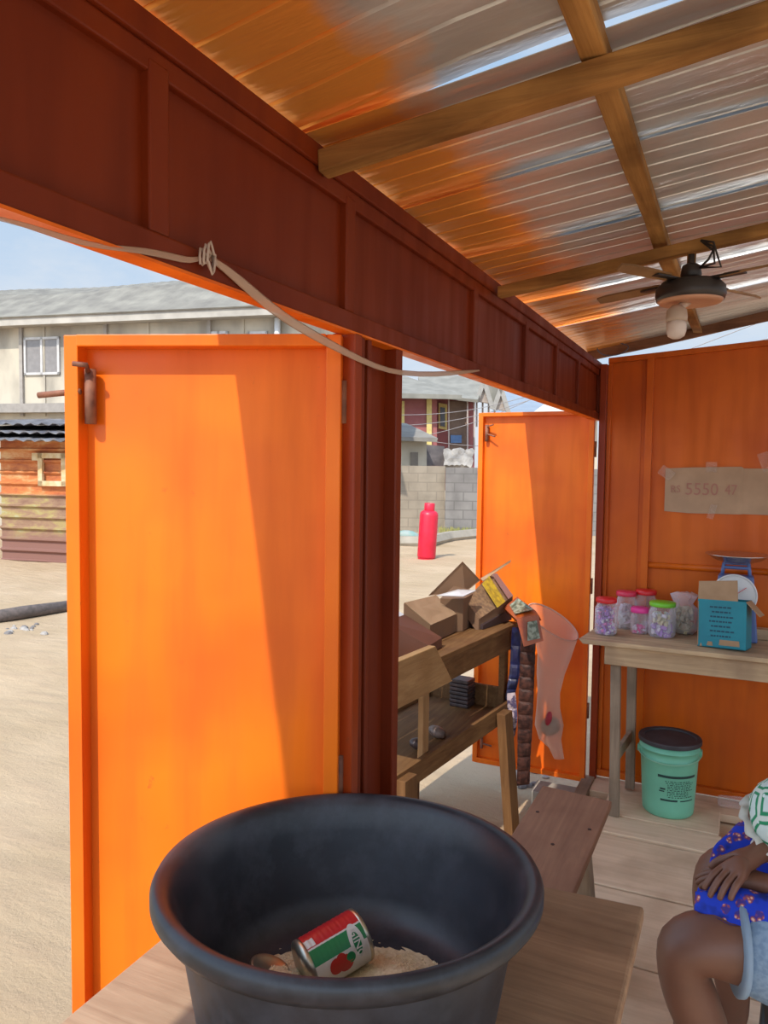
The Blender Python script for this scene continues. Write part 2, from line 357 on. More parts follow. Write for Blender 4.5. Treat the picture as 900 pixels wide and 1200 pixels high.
m.tube([P2(L2-.045, .02, zc-.06), P2(L2-.045, .02, zc+.03)], .010, 10); lk = m.build('lock_barrel', rustm, d2, smooth=True)
m = MB(); m.tube([P2(L2-.05, .03, zc-.02), P2(L2-.10, .05, zc-.035)], .004, 8); m.tube([P2(L2-.05, .03, zc+.02), P2(L2-.09, .05, zc+.028)], .004, 8); m.build('bolt_rod', rustm, lk)
m = MB()
for z in (.35, 1.0, 1.7): m.tube([P2(-.002, .0, z-.04), P2(-.002, .0, z+.04)], .008, 10)
m.build('hinge', rustm, d2, smooth=True)
m = MB(); m.tube([P2(L2-.05, .02, .06), P2(L2-.05, .02, .14)], .008, 8); m.tube([P2(L2-.06, .03, .09), P2(L2-.11, .03, .085)], .005, 6); m.build('lower_bolt', rustm, d2)
# ------------------------------------------------------------------ front tables
def tabletop(mb, x0, x1, y0, y1, z0, z1, cut=0): mb.bx(x0, x1, y0, y1, z0, z1)
ZT = .755
t1 = empty('wooden_table', (.26, 1.1, 0), 'brown worn wooden table holding the right half of the big black basin', 'table')
m = MB(); m.hexa([(.025, .35, ZT-.03), (.518, .35, ZT-.03), (.522, 1.524, ZT-.03), (.025, 1.52, ZT-.03), (.025, .35, ZT), (.518, .35, ZT), (.522, 1.524, ZT), (.025, 1.49, ZT)])
m.build('tabletop', W_table, t1, bevel=.006)
m = MB(); m.bx(.05, .075, .42, 1.45, ZT-.10, ZT-.03); m.bx(.46, .485, .42, 1.45, ZT-.10, ZT-.03); m.bx(.075, .46, 1.425, 1.45, ZT-.10, ZT-.03); m.bx(.075, .46, .42, .445, ZT-.1, ZT-.03); m.build('apron', W_table, t1, bevel=.002)
for x, y in ((.085, 1.42), (.42, 1.42), (.085, .455), (.42, .455)):
    m = MB(); m.bx(x, x+.04, y-.03, y+.01, .002, ZT-.03); m.build('leg', W_rtZ, t1, bevel=.002)
t2 = empty('serving_counter', (-.2, .8, GZ), 'greyish plank counter jutting outside under the left of the black basin', 'counter')
m = MB(); m.hexa([(-.235, .3, ZT-.03), (.018, .3, ZT-.03), (.018, 1.15, ZT-.03), (-.247, 1.12, ZT-.03), (-.235, .3, ZT), (.018, .3, ZT), (.018, 1.15, ZT), (-.247, 1.12, ZT)])
m.build('counter_board', W_grey, t2, bevel=.004)
for x, y in ((-.225, .35), (-.225, 1.04), (-.09, .35), (-.09, 1.04)):
    m = MB(); m.bx(x, x+.045, y, y+.045, GZ-.02, ZT-.03); m.build('leg', W_rtZ, t2, bevel=.002)
# far bench
b1 = empty('wooden_bench', (.17, 2.1, 0), 'reddish brown plank bench reaching from behind the table towards the door', 'bench')
m = MB(); m.hexa([(.05, 1.60, .422), (.287, 1.60, .422), (.297, 2.70, .422), (.05, 2.725, .422), (.05, 1.60, .45), (.287, 1.60, .45), (.297, 2.70, .45), (.05, 2.725, .45)])
m.build('seat', W_bench, b1, bevel=.004)
for y in (1.70, 2.35):
    for s in (0, 1):
        x = .075 if s == 0 else .262; xb = x-.02 if s == 0 else x+.045
        m = MB(); m.hexa([(xb-.022, y-.03, .002), (xb+.022, y-.03, .002), (xb+.022, y+.03, .002), (xb-.022, y+.03, .002), (x-.022, y-.03, .422), (x+.022, y-.03, .422), (x+.022, y+.03, .422), (x-.022, y+.03, .422)])
        m.build('leg', W_rtZ, b1, bevel=.002)
for y in (1.69, 2.34): m = MB(); m.bx(.08, .26, y, y+.025, .385, .42); m.build('cross_bar', W_bench, b1)
nm_ = mat('dark_nail', (.03, .012, .01), .6)
for x, y in ((.265, 2.45), (.085, 2.5), (.18, 2.30), (.16, 2.05)): m = MB(); m.tube([(x, y, .449), (x, y, .4515)], .006, 8); m.build('nail_head', nm_, b1)
# ------------------------------------------------------------------ basin
RC = CAM + ray(409, 1013)*1.18; BC = Vector((RC.x, RC.y, ZT))
def black_plastic():
    m, t, b, o = nt('black_basin_plastic')
    n = N(t, 'ShaderNodeTexNoise', Scale=10, Detail=7, Roughness=.7); t.links.new(coords(t), n.inputs['Vector'])
    v = N(t, 'ShaderNodeTexNoise', Scale=3, Detail=3); t.links.new(coords(t, (1, 1, 2)), v.inputs['Vector'])
    a = ramp(t, n.outputs[0], [(.45, (.018, .020, .025)), (.72, (.055, .058, .07))]); a = mixc(t, ramp(t, v.outputs[0], [(.4, (0, 0, 0)), (.75, (.7, .7, .7))]), a, (.05, .055, .07))
    t.links.new(a, b.inputs['Base Color']); t.links.new(ramp(t, n.outputs[0], [(.3, (.34,)*3), (.75, (.55,)*3)]), b.inputs['Roughness'])
    return m
bp = black_plastic()
ba = empty('basin', BC, 'big round black plastic basin with rice on the table in front', 'basin')
m = MB()
hb = RC.z-ZT
prof = [(0, .004), (.212, .004), (.224, .012), (.231, .04), (.254, hb-.06), (.259, hb-.04)]
prof += [(.262, hb-.034), (.286, hb-.033), (.294, hb-.022), (.294, hb-.010), (.289, hb-.001), (.280, hb), (.270, hb-.006), (.261, hb-.018), (.248, hb-.06), (.226, .06), (.214, .035), (.197, .020), (.17, .014), (0, .013)]
def basin_fn(p, a):
    k = max(0, p.z/hb); u = Vector((R0.x, R0.y, 0)); f_ = Vector((F0.x, F0.y, 0)); q = u*(p.x) + f_*(p.y*(1-.01*k))
    q.z = p.z - (p.y*math.tan(rd(2.2)))*k**1.5
    return q
m.lathe(prof, BC, 96, fn=basin_fn); bo = m.build('body', bp, ba, smooth=True)
ri = MB()   # rice heap
RZ = ZT+.014
def rice_h(x, y):
    r = math.hypot(x, y); 
    h = .034*math.exp(-(((x-.055)/.075)**2 + ((y-.05)/.065)**2)) + .030*math.exp(-(((x+.12)/.045)**2 + ((y+.03)/.06)**2)) + .035*math.exp(-((x/.12)**2+((y+.08)/.07)**2))
    return h*max(0, min(1, (.20-r)/.03)) - .002
def rfn(u, v):
    r = .205*u; a = 2*PI*v; x, y = r*math.cos(a), r*math.sin(a)
    return (BC.x+x, BC.y+y, RZ+rice_h(x, y)+.0015*noise.noise(Vector((x*200, y*200, 0))))
ri.grid(rfn, 40, 96)
rng = random.Random(3)
for i in range(2600):
    r = .2*math.sqrt(rng.random()); a = rng.random()*2*PI; x, y = r*math.cos(a), r*math.sin(a); hh = rice_h(x, y)
    if hh < .001 and rng.random() < .9: continue
    d = Vector((rng.uniform(-1, 1), rng.uniform(-1, 1), rng.uniform(-.3, .3))).normalized(); c = Vector((BC.x+x, BC.y+y, RZ+max(hh, .0)+.001))
    q = d.orthogonal().normalized(); w_ = d.cross(q)
    ri.add([c-d*.0032, c+q*.0011, c+w_*.0011, c-q*.0011, c-w_*.0011, c+d*.0032], [(0, 2, 1), (0, 3, 2), (0, 4, 3), (0, 1, 4), (5, 1, 2), (5, 2, 3), (5, 3, 4), (5, 4, 1)])
tag(ri.build('rice', mat('rice_grain', (.86, .76, .52), .6, 0, (.70, .58, .36), 150), smooth=False), 'heap of raw parboiled rice at the bottom of the black basin', 'rice', kind='stuff')
# tomato tin
cc = onz(390, 1114, ZT+.064)
def tin(root_name, c, ax, r, L, label):
    ax = ax.normalized(); z = ax; x = Vector((0, 0, 1)).cross(z).normalized(); y = z.cross(x); Q = Matrix((x, y, z)).transposed()
    ca = empty(root_name, c, label, 'tin')
    met = mat('tin_metal', (.62, .58, .45), .32, .9, (.45, .42, .33), 20)
    m = MB(); pr = [(r*.93, -L/2+.006), (r*.97, -L/2+.004), (r, -L/2), (r+.0012, -L/2+.002), (r+.0012, -L/2+.006)]
    k = 14
    for i in range(k+1):
        zz = -L/2+.008+(L-.016)*i/k
        pr += [(r-.0004+(.0006 if i % 2 else -.0003), zz)]
    pr += [(r+.0012, L/2-.006), (r+.0012, L/2-.001), (r-.001, L/2), (r-.002, L/2-.004), (0, L/2-.004)]
    inner = [(0, L/2-.006), (r*.95, L/2-.006), (r*.95, -L/2+.003), (r, -L/2)]
    m.lathe(pr[2:], c, 40, m=Q); m.lathe(inner, c, 40, m=Q); m.build('can_body', met, ca, smooth=True)
    # label bands
    def band(name, a0, a1, z0, z1, col, lift=.0009):
        mb = MB(); nn = max(2, int(abs(a1-a0)/rd(8))); nz = 14
        def fn(u, v):
            a = a0+(a1-a0)*u; zz = z0+(z1-z0)*v
            rr = r+lift+.0005*math.sin(zz*2*PI/.0085)
            return c + Q @ Vector((rr*math.cos(a), rr*math.sin(a), zz))
        mb.grid(fn, nn, nz*2); return mb.build(name, col, ca, smooth=True)
    return ca, Q, band, met
axv = (R0*.80 + F0*.50 + Vector((0, 0, .20)))
TR, TL = .041, .108
ca, Q, band, met = tin('tomato_tin', cc, axv, TR, TL, 'red, green and white tomato tin lying on the rice in the basin')
red = mat('label_red', (.55, .02, .025), .35); grn = mat('label_green', (.01, .22, .07), .35); wht = mat('label_white', (.72, .70, .64), .4); tom = mat('tomato_red', (.5, .03, .02), .4)
# angle 90deg = up side; view side (towards camera) smaller angle sign found from Q
up_a = math.atan2((Q.inverted() @ Vector((0, 0, 1))).y, (Q.inverted() @ Vector((0, 0, 1))).x)
cv = Q.inverted() @ (CAM-cc).normalized(); cam_a = math.atan2(cv.y, cv.x)
sg = 1 if ((cam_a-up_a+PI) % (2*PI)-PI) > 0 else -1
z0, z1 = -TL/2+.007, TL/2-.007
A = lambda d: up_a + sg*rd(d)
band('label', A(-200), A(-60), z0, z1, wht); band('label', A(-60), A(24), z0, z1, red); band('label', A(24), A(28), z0, z1, wht)
band('label', A(28), A(62), z0, z1, grn); band('label', A(62), A(160), z0, z1, wht)
band('label', A(2), A(22), z0, z0+.016, wht, .0014)
for dz, da, rr_ in ((-.014, 82, .012), (.002, 86, .013), (-.004, 74, .009), (.012, 80, .008)):
    mb = MB()
    def fn(u, v, dz=dz, da=da, rr_=rr_):
        q = rr_*u; th = 2*PI*v; a = A(da)+q*math.cos(th)/TR; zz = dz+q*math.sin(th)
        return cc + Q @ Vector(((TR+.0022)*math.cos(a), (TR+.0022)*math.sin(a), zz))
    mb.grid(fn, 3, 16); mb.build('tomato_picture', tom if dz != .012 else grn, ca, smooth=True)
mb = MB()
def fn(u, v):
    th = 2*PI*v; q = .55+.45*u; a = A(62)+.030*q*math.cos(th)/TR; zz = z1-.018+.012*q*math.sin(th)
    return cc + Q @ Vector(((TR+.0022)*math.cos(a), (TR+.0022)*math.sin(a), zz))
mb.grid(fn, 2, 28); mb.build('logo_oval', wht, ca)
mb = MB(); mb.grid(lambda u, v: fn(-1.2+u*1.15, v), 2, 28); mb.build('logo_field', grn, ca)
def wtxt(co):
    a = A(62)+sg*(co.x)/TR; zz = z1-.018+co.y
    return cc + Q @ Vector(((TR+.0030+co.z)*math.cos(a), (TR+.0030+co.z)*math.sin(a), zz if sg > 0 else zz))
textmesh('GINO', .0175, None, 'logo_lettering', wht, ca, warp=wtxt)
# second small tin lid in the rice
lc = onz(316, 1137, ZT+.045)
m = MB(); Ql = Rm(rd(-12), rd(16), 0)
m.lathe([(0, 0), (.026, 0), (.030, .004), (.034, .002), (.034, .005), (.030, .007), (.026, .003), (0, .003)], lc, 32, m=Ql)
tag(m.build('tin_lid', met, smooth=True), 'small bare metal tin lid half buried in rice left of the tomato tin', 'lid')
# ------------------------------------------------------------------ right table
rt = empty('wooden_table', (1.0, 3.8, 0), 'weathered wooden table against the orange end wall carrying jars', 'table')
ZR = .815
fl_ = onz(680, 746, ZR); rl = (fl_.x+.015, 4.035)
m = MB(); m.hexa([(fl_.x+.02, 3.57, ZR-.022), (2.2, 3.55, ZR-.022), (2.2, 4.035, ZR-.022), (.06, 4.01, ZR-.022), (fl_.x+.0, 3.57, ZR), (2.2, 3.55, ZR), (2.2, 4.035, ZR), (.05, 4.01, ZR)])
m.build('tabletop', W_rt, rt, bevel=.004)
m = MB(); m.bx(.125, 2.15, 3.59, 3.612, .705, ZR-.022); m.build('apron', W_rt, rt, bevel=.003)
m = MB(); m.bx(.16, 2.15, 3.975, 3.995, .72, ZR-.022); m.bx(.165, .185, 3.612, 3.975, .72, ZR-.022); m.build('apron', W_rt, rt, bevel=.002)
def leg4(a, b, w_, d_, root, mt_):
    a, b = Vector(a), Vector(b); q = [(-w_, -d_), (w_, -d_), (w_, d_), (-w_, d_)]
    mb = MB(); mb.hexa([a+Vector((i, j, 0)) for i, j in q] + [b+Vector((i, j, 0)) for i, j in q]); return mb.build('leg', mt_, root, bevel=.003)
leg4((.19, 3.59, .005), (.17, 3.635, ZR-.023), .022, .018, rt, W_rtZ)
leg4((.215, 3.95, .0), (.205, 3.95, ZR-.023), .022, .018, rt, W_rtZ)
leg4((2.0, 3.635, .0), (2.0, 3.635, ZR-.023), .022, .018, rt, W_rtZ); leg4((2.0, 3.95, .0), (2.0, 3.95, ZR-.023), .022, .018, rt, W_rtZ)
m = MB(); m.bar((.185, 3.62, .27), (.21, 3.94, .275), .02, .055); m.build('stretcher', W_rtZ, rt, bevel=.002)
# jars
def sweets(c, r, h, cols, n, s, name, label):
    mb = MB(); rg = random.Random(int(c.x*1000))
    for i in range(n):
        rr = (r-s*.8)*math.sqrt(rg.random()); a = rg.random()*2*PI; z = s*.7 + (h-s)*rg.random()
        mb.cur = rg.randrange(len(cols)); q = Rm(rg.random()*3, rg.random()*3, rg.random()*3)
        mb.box(c + Vector((rr*math.cos(a), rr*math.sin(a), z)), (s*1.5, s, s*.7), q)
    o = mb.build(name, cols, weld=False); tag(o, label, 'sweets', kind='stuff'); return o
clear = plastic_clear('clear_jar_plastic')
def jar(px, pyb, z, r, h, lidm, label, lid_h=.022, lr=.92):
    b = onz(px, pyb, z); b.y += r*.5
    if b.y > 3.96: b = ony(px, 700, 3.965); b.z = z
    root = empty('jar', b, label, 'jar', None)
    m = MB(); pr = [(0, .001), (r*.9, .001), (r, .012), (r, h*.72), (r*.97, h*.80), (r*.80, h*.9), (r*.80, h), (r*.78, h), (r*.78, h*.9), (r*.95, h*.79), (r*.975, h*.7), (r*.975, .014), (r*.88, .004), (0, .004)]
    m.lathe(pr, b, 32); m.build('jar_body', clear, root, smooth=True)
    m = MB(); m.lathe([(0, 0), (r*lr-.001, 0), (r*lr, .002), (r*lr, lid_h-.003), (r*lr-.003, lid_h), (0, lid_h)], b+Vector((0, 0, h-.006)), 32, m=Rm(0, 0, 0),
                      fn=lambda p, a: Vector((p.x*(1+.01*(round(a*32/(2*PI)) % 2)), p.y, p.z))); m.build('lid', lidm, root, smooth=True)
    return b
lid_red = mat('lid_red', (.75, .02, .025), .4); lid_pink = mat('lid_pink', (.78, .04, .10), .4); lid_mag = mat('lid_magenta', (.85, .05, .33), .4); lid_grn = mat('lid_green', (.20, .62, .03), .4)
pur = mat('wrap_lilac', (.42, .20, .62), .4); pur2 = mat('wrap_white', (.72, .66, .76), .4); pnk = mat('wrap_pink', (.72, .18, .46), .4); ylw = mat('wrap_straw', (.62, .55, .36), .5); drk = mat('wrap_plum', (.25, .10, .28), .4); whp = mat('white_pack', (.75, .75, .76), .5)
s = ZR+.001
b = jar(708.5, 744, s, .052, .158, lid_red, 'clear jar packed with lilac sweets, red lid, leftmost on the far table'); sweets(b, .048, .128, [pur, pur2, pur, pnk, drk], 290, .012, 'wrapped_sweets', 'lilac wrapped sweets filling the leftmost jar')
b = jar(732, 737, s, .052, .168, lid_pink, 'clear jar with white packs inside and a pink lid, second from left'); sweets(b, .045, .115, [whp, whp, pur2], 60, .022, 'white_packets', 'white packets inside the pink lidded jar')
b = jar(757, 728, s, .054, .175, lid_red, 'nearly empty clear jar with red lid at the back against the wall'); sweets(b, .045, .03, [ylw, pur2], 30, .012, 'wrapped_sweets', 'few pale sweets in the rear red lidded jar')
b = jar(748.5, 743, s, .042, .108, lid_mag, 'small clear jar with a bright magenta lid, in front of the taller jars', .024, lr=1.0); sweets(b, .037, .04, [pnk, lid_mag, pur2], 50, .010, 'wrapped_sweets', 'pink sweets at the bottom of the small magenta lidded jar')
b = jar(774.5, 747, s, .062, .150, lid_grn, 'wide clear jar with green lid and lilac sweets in front of snack bag', .02, lr=.95); sweets(b, .055, .055, [pur, pur2, pur], 60, .017, 'wrapped_sweets', 'lilac and white sweets in the lower half of the green lidded jar')
sweets(b+Vector((0, 0, .05)), .05, .06, [ylw, ylw, pur2], 40, .014, 'straw_packets', 'straw coloured packets in the upper half of the green lidded jar')
# snack bag
bc = ony(802, 700, 3.93); bc.z = s
root = empty('snack_bag', bc, 'clear plastic bag of beige snacks beside the teal carton', 'bag')
m = MB()
def bagf(p, a):
    k = p.z/.2
    return Vector((p.x*(1+.25*noise.noise(Vector((a, k*3, 0)))), p.y*.8*(1+.3*noise.noise(Vector((a, k*3, 5)))), p.z+.012*noise.noise(Vector((a*2, k*2, 3)))))
m.lathe([(0, .0), (.045, .002), (.066, .03), (.072, .08), (.062, .12), (.040, .145), (.05, .165), (.060, .185), (.03, .198)], bc, 24, fn=bagf); m.build('bag_film', plastic_clear('bag_film', (.9, .88, .92), .22, .2), root, smooth=True)
sweets(bc, .055, .125, [ylw, mat('snack_beige', (.62, .54, .34), .6), mat('snack_olive', (.40, .36, .18), .6)], 110, .017, 'snack_pieces', 'beige snack pieces inside the clear plastic bag')
# teal carton (leaning) in front of scale
teal = mat('teal_card', (.005, .235, .30), .5, 0, (.005, .19, .25), 8); dink = mat('dark_ink', (.005, .07, .12), .6)
tcn = onz(845, 761, s)
tc = empty('carton', tcn, 'teal and brown carton standing open in front of the kitchen scale', 'carton')
Qc = Rm(rd(-4), rd(-2), rd(-11)); cwid, cdep, chei = .200, .12, .215
def TP(x, y, z): return tcn + Vector((0, .0, 0)) + Qc @ Vector((x, y, z))
zb_ = .005
m = MB()
for (a, b_) in (((-cwid/2, 0), (cwid/2, .004)), ((-cwid/2, cdep-.004), (cwid/2, cdep))): m.hexa([TP(a[0], a[1], zb_), TP(b_[0], a[1], zb_), TP(b_[0], b_[1], zb_), TP(a[0], b_[1], zb_), TP(a[0], a[1], chei), TP(b_[0], a[1], chei), TP(b_[0], b_[1], chei), TP(a[0], b_[1], chei)])
for x in (-cwid/2, cwid/2-.004): m.hexa([TP(x, .004, zb_), TP(x+.004, .004, zb_), TP(x+.004, cdep-.004, zb_), TP(x, cdep-.004, zb_), TP(x, .004, chei), TP(x+.004, .004, chei), TP(x+.004, cdep-.004, chei), TP(x, cdep-.004, chei)])
m.hexa([TP(-cwid/2, 0, zb_), TP(cwid/2, 0, zb_), TP(cwid/2, cdep, zb_), TP(-cwid/2, cdep, zb_), TP(-cwid/2, 0, zb_+.004), TP(cwid/2, 0, zb_+.004), TP(cwid/2, cdep, zb_+.004), TP(-cwid/2, cdep, zb_+.004)])
m.build('carton_body', teal, tc)
m = MB(); m.hexa([TP(-cwid/2, .0, chei), TP(cwid/2-.035, .0, chei), TP(cwid/2-.035, .004, chei), TP(-cwid/2, .004, chei), TP(-cwid/2, .012, chei+.078), TP(cwid/2-.04, .012, chei+.09), TP(cwid/2-.04, .016, chei+.09), TP(-cwid/2, .016, chei+.078)])
m.build('flap', card, tc)
m = MB(); m.hexa([TP(cwid/2, .0, chei), TP(cwid/2, .11, chei), TP(cwid/2-.004, .11, chei), TP(cwid/2-.004, 0, chei), TP(cwid/2+.055, .0, chei-.06), TP(cwid/2+.055, .1, chei-.06), TP(cwid/2+.051, .1, chei-.06), TP(cwid/2+.051, 0, chei-.06)])
m.build('flap', card, tc)
m = MB()
rg = random.Random(5)
for i in range(7):
    zz = chei-.035-i*.021; L_ = rg.uniform(.07, .10); x0 = -L_/2-.005; x = x0
    while x < x0+L_:
        w_ = rg.uniform(.006, .016); m.hexa([TP(x, -.0012, zz), TP(x+w_, -.0012, zz), TP(x+w_, 0, zz), TP(x, 0, zz), TP(x, -.0012, zz+.007), TP(x+w_, -.0012, zz+.007), TP(x+w_, 0, zz+.007), TP(x, 0, zz+.007)]); x += w_+.004
m.build('printed_lines', dink, tc)
m = MB()
for x0, x1, z0_, z1_ in ((-.01, .075, .018, .042), (-.06, -.035, .012, .03), (-.090, -.080, .006, .02), (-.1, -.096, .01, .205)):
    m.hexa([TP(x0, -.0014, z0_), TP(x1, -.0014, z0_), TP(x1, 0, z0_), TP(x0, 0, z0_), TP(x0+.004, -.0014, z1_), TP(x1-.003, -.0014, z1_), TP(x1-.003, 0, z1_), TP(x0+.004, 0, z1_)])
m.build('torn_patch', card, tc)
# kitchen scale
scc = Vector((.655, 3.86, ZR+.001)); sc0 = ony(858, 700, 3.78)
scc = Vector((sc0.x+.012, 3.90, ZR+.001))
blue = mat('scale_blue', (.10, .16, .38), .45); navy = mat('scale_navy', (.03, .04, .10), .5)
ks = empty('kitchen_scale', scc, 'blue dial kitchen scale with silver pan behind the teal carton', 'scale')
m = MB(); m.hexa([scc+Vector(p) for p in ((-.10, -.06, 0), (.10, -.06, 0), (.10, .07, 0), (-.10, .07, 0), (-.075, -.05, .30), (.075, -.05, .30), (.075, .05, .30), (-.075, .05, .30))]); m.build('housing', blue, ks, bevel=.008)
m = MB(); dz = sc0.z-scc.z; Qd = Rm(rd(90), 0, 0); m.lathe([(0, 0), (.098, 0), (.098, .012), (.094, .016), (.088, .010), (0, .010)], scc+Vector((-.005, -.055, dz)), 40, m=Qd); dl = m.build('dial', mat('dial_white', (.75, .76, .77), .4), ks, smooth=False)
m = MB(); m.bar(scc+Vector((-.005, -.068, dz)), scc+Vector((.045, -.068, dz+.04)), .004, .002); m.build('needle', lid_red, dl)
zp = ony(855, 652, 3.86).z - scc.z
m = MB()
for x in (-.052, .052): m.tube([scc+Vector((x*1.15, 0, .29)), scc+Vector((x, 0, zp-.035))], .008, 8)
m.tube([scc+Vector((-.052, 0, zp-.035)), scc+Vector((.052, 0, zp-.035))], .008, 8); m.tube([scc+Vector((-.06, 0, .335)), scc+Vector((.06, 0, .335))], .008, 8); m.build('pan_support', blue, ks, smooth=True)
m = MB(); m.lathe([(0, -.035), (.055, -.033), (.10, -.018), (.132, .004), (.140, .006), (.140, .009), (.131, .008), (.10, -.013), (.055, -.029), (0, -.031)], scc+Vector((.005, 0, zp)), 40); m.build('pan', mat('steel_pan', (.75, .73, .70), .25, .95, (.6, .58, .55), 12), ks, smooth=True)
m = MB(); wp = onz(893, 742, ZR)
m.bx(.62, .95, 4.0-.06, 4.03-.03, ZR+.001, ZR+.05)
tag(m.build('wood_offcut', W_rt, bevel=.004), 'short wooden offcut lying at the back of the table behind the scale', 'wood')
# ------------------------------------------------------------------ bucket
bk = Vector((.408, 3.765, .007))
gr = mat('mint_plastic', (.19, .56, .38), .42, 0, (.16, .47, .32), 5); gry = mat('mint_dirty', (.25, .5, .36), .5)
BK = empty('bucket', bk, 'mint green plastic bucket with black lid on the floor under the table', 'bucket')
m = MB(); m.lathe([(0, 0), (0.1061, 0), (0.1131, .008), (0.1157, .04), (0.1270, .26), (0.1279, .262), (0.1322, .262), (0.1322, .268), (0.1288, .27), (0.1296, .302), (0.1348, .303), (0.1348, .308), (0.1305, .31), (0.1322, .34), (0.1270, .34), (0.1114, .02), (0, .01)], bk, 48); bb_ = m.build('bucket_body', gr, BK, smooth=True)
m = MB(); m.lathe([(0, .343), (0.1131, .343), (0.1175, .349), (0.1375, .350), (0.1392, .345), (0.1392, .332), (0.1348, .330)], bk, 48); m.build('lid', mat('lid_black', (0.0478, .045, .05), .6, 0, (0.0261, .025, .028), 14), BK, smooth=False, solid=.002)
for k in (-1, 1): m = MB(); m.box(bk+Vector((.131*k, .02*k, .285)), (.02, .03, .03)); m.build('handle_lug', gr, BK, bevel=.003)
m = MB()
pts = [bk+Vector((.139*math.cos(a), .139*math.sin(a), .284-.022*math.sin(a-PI))) for a in [rd(187)+rd(170)*i/24 for i in range(25)]]
m.tube(pts, .0028, 6); m.build('handle', mat('handle_pale', (0.2610, .55, .38), .4), BK, smooth=True)
dcam = (CAM-bk); ca0 = math.atan2(dcam.y, dcam.x)
ink = mat('label_ink', (.012, .05, .045), .5)
def brad(z): return .87*(.133+(.146-.133)*(z-.04)/.22)+.0012
def bband(mb, a0, a1, z0, z1, lift=0):
    nn = max(1, int(abs(a1-a0)/5))
    def fn(u, v):
        a = ca0 + rd(a0+(a1-a0)*u); z = z0+(z1-z0)*v; r = brad(z)+lift
        return bk + Vector((r*math.cos(a), r*math.sin(a), z))
    mb.grid(fn, nn, 1)
m = MB(); bband(m, -22, 62, .195, .207); bband(m, -16, 20, .086, .095); bband(m, 26, 60, .087, .092); bband(m, -19, -8, .128, .134); bband(m, -17, -6, .138, .146)
rg = random.Random(9)
for i in range(10):
    z = .178-i*.0082; a = -2 if 1 < i < 9 else rg.uniform(-12, 0); end = rg.uniform(42, 60)
    while a < end: w_ = rg.uniform(2, 7); bband(m, a, min(a+w_, end), z, z+.0036); a += w_+rg.uniform(1.2, 3)
m.build('printed_label', ink, BK)
# ------------------------------------------------------------------ cardboard sign on end wall
a_, b_ = ony(780, 547, YE-.01), ony(780, 599, YE-.01)
zt_, zb2 = a_.z, b_.z
sg_ = empty('cardboard_sign', (.5, YE-.004, zb2), 'flattened brown cardboard piece taped to the orange end wall', 'sign')
m = MB(); xx = [a_.x, a_.x+.115, ony(869, 547, YE).x, ony(872, 547, YE).x, .96]; yo = [.006, .012, .010, .006, .010]
top = [zt_-.008, zt_-.002, zt_+.004, zt_-.004, zt_-.004]; bot = [zb2, zb2-.006, zb2-.004, zb2-.002, zb2-.004]
for i in range(4):
    m.hexa([(xx[i], YE-yo[i], bot[i]), (xx[i+1], YE-yo[i+1], bot[i+1]), (xx[i+1], YE-yo[i+1]+.004, bot[i+1]), (xx[i], YE-yo[i]+.004, bot[i]), (xx[i], YE-yo[i], top[i]), (xx[i+1], YE-yo[i+1], top[i+1]), (xx[i+1], YE-yo[i+1]+.004, top[i+1]), (xx[i], YE-yo[i]+.004, top[i])])
m.build('card_sheet', mat('sign_card', (.46, .30, .19), .85, 0, (.38, .245, .155), 9), sg_)
redp = mat('faded_red_pen', (.43, .20, .15), .8)
def tm4(x, y, z, sx=1): return Matrix.Translation((x, y, z)) @ Matrix.Rotation(rd(90), 4, 'X') @ Matrix.Diagonal((sx, 1, 1, 1))
textmesh('5550', .085, tm4(a_.x+.17, YE-.0135, (zt_+zb2)/2-.0, .9), 'handwriting', redp, sg_)
textmesh('RS', .05, tm4(a_.x+.05, YE-.0115, (zt_+zb2)/2, .9), 'handwriting', redp, sg_)
textmesh('47', .07, tm4(a_.x+.30, YE-.0125, (zt_+zb2)/2, .8), 'handwriting', redp, sg_)
tape = plastic_clear('sticky_tape', (.80, .65, .55), .10, .2)
for q in (((a_.x+.005, YE-.014, zt_-.03), (.07, .0006, .05), Rm(0, rd(35), 0)), ((a_.x+.22, YE-.014, zb2+.005), (.03, .0006, .07), Rm(0, rd(15), 0)), ((a_.x+.21, YE-.014, zt_), (.05, .0006, .05), None), ((a_.x+.45, YE-.013, zt_+.03), (.06, .0006, .09), Rm(0, rd(-20), 0))): m = MB(); m.box(*q); m.build('tape', tape, sg_)
# ------------------------------------------------------------------ display stand outside the far opening
DC = onz(608, 729, .84); dv = (onz(545, 757, .84)-DC).normalized(); du = Vector((-abs(dv.y), dv.x*(1 if dv.y < 0 else -1), 0))
du = Vector((dv.y, -dv.x, 0));
if du.x > 0: du = -du
def DP(a, b, z): return Vector((DC.x, DC.y, 0)) + dv*a + du*b + Vector((0, 0, z))
def onD(px, py, b=0):   # -> (a, z) on the stand's inner face plane
    d = ray(px, py); p0 = DP(0, b, 0); t = (p0-CAM).dot(du)/d.dot(du); p = CAM+d*t; return ((p-p0).dot(dv), p.z)
ds = empty('display_stand', DP(.7, .25, GZ), 'rough wooden display stand outside the far opening, loaded with opened cartons', 'stand')
def dbx(mb, a0, a1, b0, b1, z0, z1):
    return mb.hexa([DP(a0, b0, z0), DP(a1, b0, z0), DP(a1, b1, z0), DP(a0, b1, z0), DP(a0, b0, z1), DP(a1, b0, z1), DP(a1, b1, z1), DP(a0, b1, z1)])
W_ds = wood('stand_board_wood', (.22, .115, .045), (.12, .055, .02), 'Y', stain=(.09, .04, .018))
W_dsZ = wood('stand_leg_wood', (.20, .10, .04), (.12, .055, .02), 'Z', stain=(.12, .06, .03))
m = MB()
for i in range(4): dbx(m, -.01*(i % 2), 1.25, .125*i+.003*(i > 0), .125*(i+1), .815, .84)
m.build('tabletop', W_ds, ds, bevel=.003)
